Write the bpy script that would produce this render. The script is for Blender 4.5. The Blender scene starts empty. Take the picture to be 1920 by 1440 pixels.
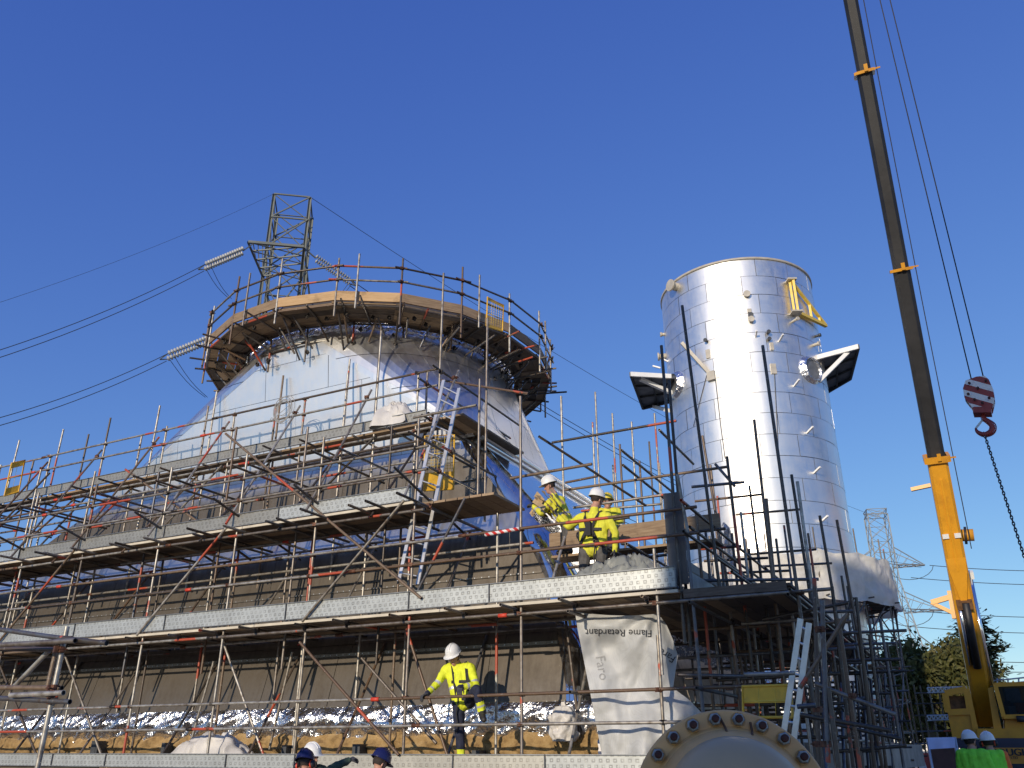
import bpy, bmesh, math, random
import numpy as np
from mathutils import Vector, Matrix, noise

rad = math.radians
rng = random.Random(11)
sc = bpy.context.scene
COL = sc.collection

# ------------------------------------------------------------------ camera
FPX = 1570.0                       # focal length in photo pixels (photo 1920 x 1440)
PITCH = rad(23.65)
CAMZ = 1.65
cam_d = bpy.data.cameras.new("camera")
cam_d.sensor_width = 36.0
cam_d.lens = FPX / 1920.0 * 36.0
cam_d.clip_start = 0.1
cam_d.clip_end = 6000.0
cam = bpy.data.objects.new("camera", cam_d)
COL.objects.link(cam)
cam.location = (0, 0, CAMZ)
cam.rotation_euler = (rad(90) + PITCH, 0, 0)
sc.camera = cam

# ------------------------------------------------------------------ sky and sun
SUN_AZ = rad(209.0)                # clockwise from +Y: behind the camera, a little to the left
SUN_EL = rad(15.0)
world = bpy.data.worlds.new("World")
sc.world = world
world.use_nodes = True
wn = world.node_tree
bg = wn.nodes["Background"]
sky = wn.nodes.new("ShaderNodeTexSky")
sky.sky_type = 'NISHITA'
sky.sun_disc = False
sky.sun_elevation = SUN_EL
sky.sun_rotation = SUN_AZ
sky.air_density = 1.0
sky.dust_density = 0.0
sky.ozone_density = 6.0
# the phone camera's rendering of a clear sky: a smooth tone curve per channel over the whole sky
SKY_S = 0.15
sep = wn.nodes.new("ShaderNodeSeparateColor")
cmb = wn.nodes.new("ShaderNodeCombineColor")
wn.links.new(sky.outputs[0], sep.inputs[0])
for ch, gam, k in ((0, 1.0, 1.17), (1, 0.93, 0.92), (2, 0.50, 0.845)):
    a_ = wn.nodes.new("ShaderNodeMath"); a_.operation = 'MULTIPLY'; a_.inputs[1].default_value = SKY_S
    b_ = wn.nodes.new("ShaderNodeMath"); b_.operation = 'POWER'; b_.inputs[1].default_value = gam
    c_ = wn.nodes.new("ShaderNodeMath"); c_.operation = 'MULTIPLY'; c_.inputs[1].default_value = k / SKY_S
    wn.links.new(sep.outputs[ch], a_.inputs[0]); wn.links.new(a_.outputs[0], b_.inputs[0])
    wn.links.new(b_.outputs[0], c_.inputs[0]); wn.links.new(c_.outputs[0], cmb.inputs[ch])
wn.links.new(cmb.outputs[0], bg.inputs[0])
bg.inputs[1].default_value = SKY_S
sun_d = bpy.data.lights.new("sun", 'SUN')
sun_d.energy = 3.6
sun_d.angle = rad(0.5)
sun_d.color = (1.0, 0.86, 0.68)
sun = bpy.data.objects.new("sun", sun_d)
COL.objects.link(sun)
sdir = Vector((math.sin(SUN_AZ) * math.cos(SUN_EL), math.cos(SUN_AZ) * math.cos(SUN_EL), math.sin(SUN_EL)))
sun.rotation_euler = sdir.to_track_quat('Z', 'Y').to_euler()
sun.location = sdir * 60

sc.view_settings.view_transform = 'Standard'
sc.view_settings.look = 'None'
sc.view_settings.gamma = 1.0
sc.view_settings.use_curve_mapping = False
sc.view_settings.exposure = 0.0
sc.cycles.max_bounces = 8
sc.cycles.sample_clamp_indirect = 6.0

# ------------------------------------------------------------------ frames of reference
# The works has a front face running along u (to the right) and depth along v; z is up.
AZB = math.atan2(3305.0, FPX / math.cos(PITCH))
ua = Vector((math.sin(AZB), -math.cos(AZB), 0))
vb = Vector((math.cos(AZB), math.sin(AZB), 0))
UP = Vector((0, 0, 1))

def W(u, v, z):
    return ua * u + vb * v + UP * z

def ray(px, py):
    x, y = px - 960.0, 720.0 - py
    c, s = math.cos(PITCH), math.sin(PITCH)
    return Vector((x, FPX * c - y * s, FPX * s + y * c))

CAMP = Vector((0, 0, CAMZ))

def on_v(px, py, v):
    d = ray(px, py)
    return CAMP + d * (v / d.dot(vb))

def on_u(px, py, u):
    d = ray(px, py)
    return CAMP + d * (u / d.dot(ua))

def on_D(px, py, D):
    d = ray(px, py)
    return CAMP + d * (D / math.hypot(d.x, d.y))

def on_z(px, py, z):
    d = ray(px, py)
    return CAMP + d * ((z - CAMZ) / d.z)

def uvz(p):
    return p.dot(ua), p.dot(vb), p.z

# ------------------------------------------------------------------ materials
MATS = {}

class NT:
    """small helper for node trees"""
    def __init__(s, name):
        s.m = bpy.data.materials.new(name)
        s.m.use_nodes = True
        s.t = s.m.node_tree
        s.b = s.t.nodes["Principled BSDF"]
        MATS[name] = s.m
    def n(s, kind, **kw):
        nd = s.t.nodes.new(kind)
        for k, v in kw.items():
            setattr(nd, k, v)
        return nd
    def l(s, a, b):
        s.t.links.new(a, b)
    def inp(s, nd, key, val):
        if isinstance(val, (int, float, tuple, list)):
            if isinstance(val, (tuple, list)) and len(val) == 3 and nd.inputs[key].type == 'RGBA':
                val = (*val, 1)
            nd.inputs[key].default_value = val
        else:
            s.l(val, nd.inputs[key])
    def math(s, op, a, b=0.0, c=None):
        nd = s.n("ShaderNodeMath", operation=op)
        s.inp(nd, 0, a); s.inp(nd, 1, b)
        if c is not None:
            s.inp(nd, 2, c)
        return nd.outputs[0]
    def mix(s, f, a, b):
        nd = s.n("ShaderNodeMix", data_type='RGBA')
        s.inp(nd, 0, f)
        for i, x in ((6, a), (7, b)):
            if isinstance(x, (tuple, list)):
                nd.inputs[i].default_value = (*x[:3], 1)
            else:
                s.l(x, nd.inputs[i])
        return nd.outputs[2]
    def coord(s, which="Object"):
        return s.n("ShaderNodeTexCoord").outputs[which]
    def pos(s):
        return s.n("ShaderNodeNewGeometry").outputs["Position"]
    def rnd(s):
        return s.n("ShaderNodeObjectInfo").outputs["Random"]
    def scale(s, vec, sx, sy, sz):
        nd = s.n("ShaderNodeMapping")
        s.l(vec, nd.inputs[0])
        nd.inputs["Scale"].default_value = (sx, sy, sz)
        return nd.outputs[0]
    def noise(s, vec, sc_, det=3.0, rough=0.55, w=None):
        nd = s.n("ShaderNodeTexNoise")
        if w is not None:
            nd.noise_dimensions = '4D'
            s.inp(nd, "W", w)
        if vec is not None:
            s.l(vec, nd.inputs["Vector"])
        nd.inputs["Scale"].default_value = sc_
        nd.inputs["Detail"].default_value = det
        nd.inputs["Roughness"].default_value = rough
        return nd.outputs["Fac"]
    def ramp(s, f, stops, interp='LINEAR'):
        nd = s.n("ShaderNodeValToRGB")
        cr = nd.color_ramp
        cr.interpolation = interp
        while len(cr.elements) < len(stops):
            cr.elements.new(0.5)
        for e, (p, c) in zip(cr.elements, stops):
            e.position = p
            e.color = (*c, 1) if len(c) == 3 else c
        s.l(f, nd.inputs[0])
        return nd.outputs[0]
    def step(s, f, lo, hi):
        nd = s.n("ShaderNodeMapRange")
        s.l(f, nd.inputs[0])
        nd.inputs[1].default_value = lo
        nd.inputs[2].default_value = hi
        return nd.outputs[0]
    def bump(s, h, strength=0.3, dist=0.01):
        nd = s.n("ShaderNodeBump")
        nd.inputs["Strength"].default_value = strength
        nd.inputs["Distance"].default_value = dist
        s.l(h, nd.inputs["Height"])
        s.l(nd.outputs[0], s.b.inputs["Normal"])
    def out(s, col=None, rough=None, metal=None, spec=None, **kw):
        for k, v in (("Base Color", col), ("Roughness", rough), ("Metallic", metal), ("Specular IOR Level", spec)):
            if v is not None:
                s.inp(s.b, k, v)
        for k, v in kw.items():
            s.inp(s.b, k.replace("_", " "), v)
        return s.m

def simple(name, col, rough=0.6, metal=0.0, var=0.25, scale=6.0, bump=0.0, spec=None, dirt=None):
    t = NT(name)
    p = t.coord("Object")
    f = t.noise(p, scale, 4.0)
    dark = tuple(c * (1 - var) for c in col)
    lite = tuple(min(1, c * (1 + var)) for c in col)
    c = t.ramp(f, [(0.3, dark), (0.7, lite)])
    if dirt:
        g = t.noise(p, scale * 0.35, 6.0, 0.7)
        c = t.mix(t.step(g, 0.5, 0.72), c, dirt)
    t.out(c, rough, metal, spec)
    if bump:
        t.bump(t.noise(p, scale * 4, 3.0), bump, 0.01)
    return t.m

def tube_mat(name, cols, red=0.655, rough=0.42, metal=0.5):
    """scaffold tube: per-tube tint, rust mottling and worn red-oxide painted lengths"""
    t = NT(name)
    p = t.pos()
    r = t.rnd()
    n = len(cols)
    base = t.ramp(r, [(i / n, c) for i, c in enumerate(cols)], 'CONSTANT')
    w = t.math('MULTIPLY', r, 97.0)
    mott = t.noise(p, 9.0, 4.0, 0.6, w)
    base = t.mix(t.step(mott, 0.42, 0.75), base, (0.10, 0.065, 0.04))
    pale = t.noise(p, 22.0, 3.0, 0.6, w)
    base = t.mix(t.step(pale, 0.60, 0.8), base, (0.36, 0.34, 0.30))
    patch = t.noise(p, 1.05, 1.0, 0.3, w)
    wear = t.noise(p, 14.0, 3.0, 0.6)
    patch = t.math('ADD', patch, t.math('MULTIPLY', t.math('SUBTRACT', wear, 0.5), 0.10))
    m = t.step(patch, red, red + 0.012)
    redc = t.mix(wear, (0.30, 0.045, 0.022), (0.55, 0.11, 0.05))
    col = t.mix(m, base, redc)
    mt = t.math('MULTIPLY', t.math('SUBTRACT', 1.0, m), metal)
    t.out(col, rough, mt)
    t.bump(t.noise(p, 60.0, 3.0), 0.12, 0.003)
    return t.m

tube_mat("tube_galvanised", [(0.44, 0.42, 0.37), (0.34, 0.305, 0.25), (0.48, 0.45, 0.39), (0.24, 0.21, 0.18), (0.38, 0.355, 0.31)])
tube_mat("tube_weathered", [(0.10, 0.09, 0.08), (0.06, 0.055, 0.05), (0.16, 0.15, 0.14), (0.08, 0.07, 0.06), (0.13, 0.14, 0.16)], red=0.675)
tube_mat("tube_rusty", [(0.14, 0.085, 0.05), (0.20, 0.14, 0.09), (0.09, 0.07, 0.055)], red=0.64, metal=0.1)
simple("coupler_rust", (0.13, 0.055, 0.03), 0.6, 0.4, 0.5, 20, 0.3)
simple("coupler_dark", (0.05, 0.042, 0.036), 0.5, 0.6, 0.4, 20, 0.3)

def wood(name, c1, c2, vary=0.35):
    t = NT(name)
    p = t.coord("Object")
    r = t.rnd()
    g = t.noise(t.scale(p, 1.2, 14, 14), 3.0, 5.0, 0.6, t.math('MULTIPLY', r, 31.0))
    c = t.ramp(g, [(0.3, c1), (0.7, c2)])
    k = t.math('ADD', t.math('MULTIPLY', r, vary * 2), 1 - vary)
    hs = t.n("ShaderNodeHueSaturation")
    t.l(c, hs.inputs["Color"]); t.l(k, hs.inputs["Value"])
    st = t.noise(p, 2.2, 5.0, 0.65, t.math('MULTIPLY', r, 11.0))
    c = t.mix(t.step(st, 0.55, 0.75), hs.outputs[0], tuple(x * 0.4 for x in c1))
    t.out(c, 0.8, 0.0)
    t.bump(g, 0.25, 0.004)
    return t.m

wood("board_wood", (0.20, 0.13, 0.075), (0.36, 0.26, 0.16))
wood("board_dark", (0.075, 0.055, 0.04), (0.16, 0.125, 0.095))
wood("board_pale", (0.48, 0.30, 0.14), (0.62, 0.42, 0.22), 0.15)

def pattern_board(name, base, mark):
    """galvanised steel board with staggered punched marks"""
    t = NT(name)
    p = t.coord("Object")
    sx = t.n("ShaderNodeSeparateXYZ"); t.l(p, sx.inputs[0])
    X, Z = sx.outputs[0], sx.outputs[2]
    zz = t.math('MULTIPLY', Z, 1 / 0.075)
    row = t.math('FLOOR', zz)
    xx = t.math('ADD', t.math('MULTIPLY', X, 1 / 0.105), t.math('MULTIPLY', row, 0.37))
    fx = t.math('ABSOLUTE', t.math('SUBTRACT', t.math('FRACT', xx), 0.5))
    fz = t.math('ABSOLUTE', t.math('SUBTRACT', t.math('FRACT', zz), 0.5))
    d = t.math('MAXIMUM', fx, t.math('MULTIPLY', fz, 0.8))
    ring = t.math('MULTIPLY', t.math('LESS_THAN', d, 0.25), t.math('GREATER_THAN', d, 0.12))
    wob = t.noise(p, 8.0, 4.0)
    ring = t.math('MULTIPLY', ring, t.step(wob, 0.30, 0.55))
    dirt = t.noise(p, 3.0, 5.0, 0.65, t.math('MULTIPLY', t.rnd(), 17.0))
    c = t.ramp(dirt, [(0.3, tuple(x * 0.75 for x in base)), (0.65, base)])
    c = t.mix(t.math('MULTIPLY', ring, 0.6), c, mark)
    t.out(c, 0.45, 0.45)
    t.bump(ring, 0.5, 0.004)
    return t.m

pattern_board("steel_board", (0.50, 0.52, 0.50), (0.15, 0.145, 0.13))
pattern_board("steel_board_worn", (0.34, 0.335, 0.30), (0.12, 0.11, 0.095))
pattern_board("steel_board_cream", (0.50, 0.485, 0.42), (0.24, 0.22, 0.18))

def cladding(name, c1, c2, rough, metal, dirt, dirt_amt, wav=0.03):
    t = NT(name)
    p = t.pos()
    r = t.rnd()
    w = t.math('MULTIPLY', r, 13.0)
    f = t.noise(p, 1.3, 3.0, 0.5, w)
    c = t.mix(f, c1, c2)
    g = t.noise(p, 2.6, 7.0, 0.68)
    sx = t.scale(p, 6, 6, 0.8)
    streak = t.noise(sx, 2.0, 5.0, 0.6)
    g = t.math('ADD', t.math('MULTIPLY', g, 0.6), t.math('MULTIPLY', streak, 0.4))
    m = t.math('MULTIPLY', t.step(g, 0.40, 0.62), dirt_amt)
    c = t.mix(m, c, dirt)
    spots = t.noise(p, 38.0, 2.0)
    c = t.mix(t.math('MULTIPLY', t.step(spots, 0.74, 0.79), 0.25), c, (0.8, 0.8, 0.78))
    rr = t.math('ADD', t.math('MULTIPLY', g, 0.16), rough - 0.08)
    mm = t.math('MULTIPLY', t.math('SUBTRACT', 1.0, t.math('MULTIPLY', m, 0.6)), metal)
    t.out(c, rr, mm)
    h = t.noise(p, 1.5, 1.0, 0.3, w)
    t.bump(h, 0.55, wav)
    return t.m

cladding("cladding_bright", (0.86, 0.85, 0.81), (0.79, 0.78, 0.745), 0.30, 0.97, (0.55, 0.54, 0.52), 0.15, 0.012)
cladding("cladding_front", (0.80, 0.81, 0.82), (0.74, 0.75, 0.76), 0.36, 0.85, (0.62, 0.62, 0.60), 0.3, 0.012)
cladding("cladding_polished", (0.72, 0.74, 0.76), (0.66, 0.68, 0.70), 0.085, 1.0, (0.5, 0.5, 0.49), 0.15, 0.012)
cladding("cladding_brown_reflection", (0.235, 0.205, 0.168), (0.18, 0.155, 0.125), 0.40, 0.65, (0.085, 0.068, 0.05), 0.75, 0.02)  # brown reflection of ground and trees put into the base colour
cladding("cladding_stack", (0.93, 0.905, 0.85), (0.89, 0.865, 0.81), 0.42, 1.0, (0.74, 0.74, 0.73), 0.2, 0.012)

def foil_mat():
    t = NT("foil")
    p = t.pos()
    v = t.n("ShaderNodeTexVoronoi"); t.l(p, v.inputs["Vector"]); v.inputs["Scale"].default_value = 6
    n = t.noise(p, 9.0, 3.0, 0.6)
    t.out((0.90, 0.90, 0.91), 0.24, 1.0)
    h = t.math('ADD', t.math('MULTIPLY', v.outputs["Distance"], 0.5), t.noise(t.scale(p, 9, 9, 4.5), 1.0, 4.0, 0.65))
    t.bump(h, 0.9, 0.06)
foil_mat()

def wool_mat():
    t = NT("rockwool")
    p = t.pos()
    n = t.noise(p, 5.0, 6.0, 0.65)
    c = t.ramp(n, [(0.3, (0.14, 0.085, 0.035)), (0.5, (0.34, 0.22, 0.09)), (0.75, (0.46, 0.33, 0.16))])
    t.out(c, 0.95, 0.0)
    t.bump(t.noise(p, 40.0, 4.0), 0.8, 0.02)
wool_mat()

def sheet_mat(name, col, grid=True, trans=0.25):
    t = NT(name)
    p = t.pos()
    n = t.noise(p, 3.0, 5.0, 0.6)
    c = t.ramp(n, [(0.3, tuple(x * 0.82 for x in col)), (0.7, col)])
    if grid:
        s = t.n("ShaderNodeSeparateXYZ"); t.l(p, s.inputs[0])
        a = t.math('FRACT', t.math('MULTIPLY', t.math('ADD', s.outputs[0], t.math('MULTIPLY', s.outputs[1], 0.6)), 55.0))
        b = t.math('FRACT', t.math('MULTIPLY', s.outputs[2], 55.0))
        g = t.math('MAXIMUM', t.math('LESS_THAN', a, 0.25), t.math('LESS_THAN', b, 0.25))
        c = t.mix(t.math('MULTIPLY', g, 0.22), c, tuple(x * 0.6 for x in col))
    t.out(c, 0.5, 0.0)
    tr = t.n("ShaderNodeBsdfTranslucent")
    t.l(c, tr.inputs[0])
    mx = t.n("ShaderNodeMixShader"); mx.inputs[0].default_value = trans
    t.l(t.b.outputs[0], mx.inputs[1]); t.l(tr.outputs[0], mx.inputs[2])
    t.l(mx.outputs[0], t.t.nodes["Material Output"].inputs[0])
    t.bump(t.noise(p, 7.0, 4.0), 0.35, 0.03)
    return t.m
sheet_mat("sheet_white", (0.70, 0.71, 0.69))
sheet_mat("sheet_tower", (0.84, 0.81, 0.72), False, 0.3)
sheet_mat("bag_white", (0.74, 0.71, 0.66), False, 0.1)
sheet_mat("tarp_grey", (0.27, 0.28, 0.25), False, 0.05)
sheet_mat("sheet_clear", (0.80, 0.81, 0.82), False, 0.4)

simple("yellow_paint", (0.78, 0.45, 0.035), 0.45, 0, 0.15, 5, 0.1, dirt=(0.35, 0.22, 0.06))
simple("yellow_bracket", (0.78, 0.55, 0.08), 0.45, 0, 0.12, 5, 0.0)
simple("crane_yellow", (0.70, 0.32, 0.018), 0.40, 0, 0.10, 1.4, 0.03, dirt=(0.42, 0.18, 0.02))
simple("crane_rusty", (0.16, 0.08, 0.035), 0.7, 0.2, 0.5, 6, 0.3)
simple("boom_black", (0.017, 0.017, 0.018), 0.5, 0.0, 0.35, 2.2, 0.05, dirt=(0.034, 0.033, 0.033))
simple("chrome_rod", (0.85, 0.85, 0.85), 0.12, 1.0, 0.05, 4)
simple("carrier_blue", (0.012, 0.018, 0.055), 0.4, 0, 0.25, 3)
simple("sign_orange", (0.62, 0.27, 0.03), 0.5, 0, 0.12, 3)
simple("black_rubber", (0.02, 0.02, 0.02), 0.7, 0, 0.3, 8)
simple("black_paint", (0.025, 0.025, 0.028), 0.5, 0, 0.3, 8)
simple("ink_black", (0.02, 0.02, 0.025), 0.6, 0, 0.1, 8)
simple("ink_grey", (0.34, 0.34, 0.33), 0.6, 0, 0.1, 8)
simple("steel_grey", (0.20, 0.21, 0.22), 0.5, 0.5, 0.3, 3, 0.05)
simple("steel_dark", (0.075, 0.08, 0.085), 0.55, 0.4, 0.3, 3, 0.05)
simple("steel_galv", (0.52, 0.54, 0.55), 0.42, 0.6, 0.15, 3, 0.05)
simple("aluminium", (0.62, 0.62, 0.62), 0.38, 0.75, 0.15, 6, 0.05)
simple("pylon_steel", (0.17, 0.185, 0.17), 0.6, 0.3, 0.3, 1.0)
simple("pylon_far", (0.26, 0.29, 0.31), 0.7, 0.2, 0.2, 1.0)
simple("wire_dark", (0.045, 0.045, 0.05), 0.6, 0.3, 0.1, 1.0)
simple("porcelain", (0.36, 0.37, 0.37), 0.3, 0, 0.12, 5)
simple("cream_bracket", (0.50, 0.46, 0.38), 0.5, 0.1, 0.15, 4)
simple("white_paint", (0.80, 0.80, 0.78), 0.45, 0, 0.06, 4)
simple("beam_cream", (0.58, 0.52, 0.40), 0.7, 0, 0.15, 3, 0.1)
simple("flange_tan", (0.80, 0.41, 0.14), 0.55, 0.0, 0.14, 4, 0.1, dirt=(0.60, 0.33, 0.10))
simple("dome_grey", (0.56, 0.37, 0.19), 0.42, 0.1, 0.10, 3, 0.02)
simple("nut_grey", (0.34, 0.345, 0.33), 0.5, 0.5, 0.35, 14, 0.3)
simple("bolt_rust", (0.085, 0.03, 0.022), 0.75, 0.2, 0.5, 16, 0.3)
simple("hook_red", (0.32, 0.05, 0.04), 0.45, 0.2, 0.25, 6)
simple("brick_column", (0.17, 0.155, 0.14), 0.85, 0, 0.2, 4, 0.2)
simple("kraft_paper", (0.42, 0.30, 0.16), 0.8, 0, 0.25, 6, 0.1)
simple("red_paint", (0.62, 0.06, 0.03), 0.5, 0, 0.1, 6)
simple("orange_cloth", (0.90, 0.19, 0.04), 0.8, 0, 0.1, 8)
simple("blue_plastic", (0.014, 0.017, 0.085), 0.3, 0, 0.1, 8)
simple("white_plastic", (0.80, 0.80, 0.76), 0.35, 0, 0.05, 8)
simple("yellow_plastic", (0.78, 0.62, 0.06), 0.4, 0, 0.05, 8)
simple("hivis_yellow", (0.74, 0.80, 0.035), 0.75, 0, 0.10, 12, 0.15)
simple("hivis_dusty", (0.68, 0.66, 0.05), 0.8, 0, 0.15, 12, 0.15)
simple("hivis_green", (0.26, 0.86, 0.06), 0.75, 0, 0.10, 12, 0.15)
simple("reflective_tape", (0.58, 0.58, 0.57), 0.4, 0.3, 0.1, 12)
simple("navy_cloth", (0.018, 0.022, 0.045), 0.85, 0, 0.3, 14, 0.2)
simple("grey_cloth", (0.095, 0.09, 0.085), 0.85, 0, 0.25, 14, 0.2)
simple("green_cloth", (0.04, 0.07, 0.05), 0.85, 0, 0.25, 14, 0.2)
simple("glove_cloth", (0.06, 0.06, 0.065), 0.85, 0, 0.3, 20, 0.2)
simple("boot_leather", (0.03, 0.026, 0.022), 0.6, 0, 0.3, 14)
simple("skin", (0.50, 0.27, 0.19), 0.55, 0, 0.08, 14)
simple("hair_dark", (0.03, 0.02, 0.015), 0.8, 0, 0.3, 40)
simple("strap_black", (0.018, 0.018, 0.02), 0.7, 0, 0.2, 20)
simple("bark", (0.10, 0.075, 0.05), 0.9, 0, 0.3, 6, 0.4)
simple("teal_cloth", (0.07, 0.34, 0.36), 0.8, 0, 0.2, 8)
simple("tent_pvc", (0.50, 0.56, 0.66), 0.5, 0, 0.08, 2)
simple("hall_cladding", (0.23, 0.215, 0.19), 0.7, 0.1, 0.1, 1.0)
simple("brown_shed", (0.10, 0.05, 0.04), 0.8, 0, 0.2, 4)

def leaf_mat(name, a, b, c):
    t = NT(name)
    p = t.coord("Object")
    f = t.noise(p, 0.9, 3.0, 0.6)
    g = t.noise(p, 7.0, 2.0)
    f = t.math('ADD', t.math('MULTIPLY', f, 0.55), t.math('MULTIPLY', g, 0.45))
    col = t.ramp(f, [(0.36, a), (0.5, b), (0.64, c)])
    t.out(col, 0.6, 0.0, 0.3)
    tr = t.n("ShaderNodeBsdfTranslucent"); t.l(col, tr.inputs[0])
    mx = t.n("ShaderNodeMixShader"); mx.inputs[0].default_value = 0.25
    t.l(t.b.outputs[0], mx.inputs[1]); t.l(tr.outputs[0], mx.inputs[2])
    t.l(mx.outputs[0], t.t.nodes["Material Output"].inputs[0])
leaf_mat("leaf_broad", (0.05, 0.06, 0.018), (0.10, 0.105, 0.028), (0.17, 0.14, 0.045))
leaf_mat("leaf_conifer", (0.022, 0.035, 0.015), (0.04, 0.055, 0.024), (0.07, 0.075, 0.035))

def glass_mat():
    t = NT("cab_glass")
    t.out((0.02, 0.03, 0.035), 0.06, 0.0, 0.8)
    t.b.inputs["Transmission Weight"].default_value = 0.55
    t.b.inputs["IOR"].default_value = 1.3
glass_mat()

def ground_mat():
    t = NT("ground_earth")
    p = t.pos()
    a = t.noise(p, 0.25, 6.0, 0.65)
    b = t.noise(p, 6.0, 5.0, 0.7)
    f = t.math('ADD', t.math('MULTIPLY', a, 0.6), t.math('MULTIPLY', b, 0.4))
    c = t.ramp(f, [(0.3, (0.17, 0.135, 0.095)), (0.5, (0.28, 0.235, 0.175)), (0.7, (0.36, 0.315, 0.245))])
    t.out(c, 0.95)
    t.bump(b, 0.6, 0.05)
ground_mat()

def chevron(name, a, b, period, ax=(1, 1), wob=0.0):
    t = NT(name)
    s = t.n("ShaderNodeSeparateXYZ"); t.l(t.coord("Object"), s.inputs[0])
    d = t.math('ADD', t.math('MULTIPLY', s.outputs[0], ax[0]), t.math('MULTIPLY', s.outputs[2], ax[1]))
    k = t.math('LESS_THAN', t.math('FRACT', t.math('MULTIPLY', d, 1 / period)), 0.5)
    n = t.noise(t.coord("Object"), 9.0, 4.0)
    c = t.mix(k, a, b)
    c = t.mix(t.step(n, 0.62, 0.8), c, (0.2, 0.12, 0.10))
    t.out(c, 0.5)
chevron("chevron_plate", (0.78, 0.76, 0.74), (0.42, 0.06, 0.05), 0.40, (1, 0.15))
chevron("chevron_hook", (0.86, 0.80, 0.74), (0.34, 0.05, 0.04), 0.21, (0.38, 1.0))
chevron("tape_redwhite", (0.80, 0.78, 0.76), (0.62, 0.04, 0.03), 0.12, (1, 1))

# ------------------------------------------------------------------ object helpers
WM = {}                              # world matrix of every object made here

def link(o, parent, M):
    COL.objects.link(o)
    if parent is not None:
        o.parent = parent
        o.matrix_parent_inverse = WM[parent].inverted()
    o.matrix_basis = M
    WM[o] = M
    return o

def tag(o, label=None, cat=None, group=None, kind=None):
    for k, v in (("label", label), ("category", cat), ("group", group), ("kind", kind)):
        if v:
            o[k] = v
    return o

def thing(name, label, cat, loc, group=None):
    o = bpy.data.objects.new(name, None)
    o.empty_display_size = 0.3
    link(o, None, Matrix.Translation(Vector(loc)))
    return tag(o, label, cat, group)

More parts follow.
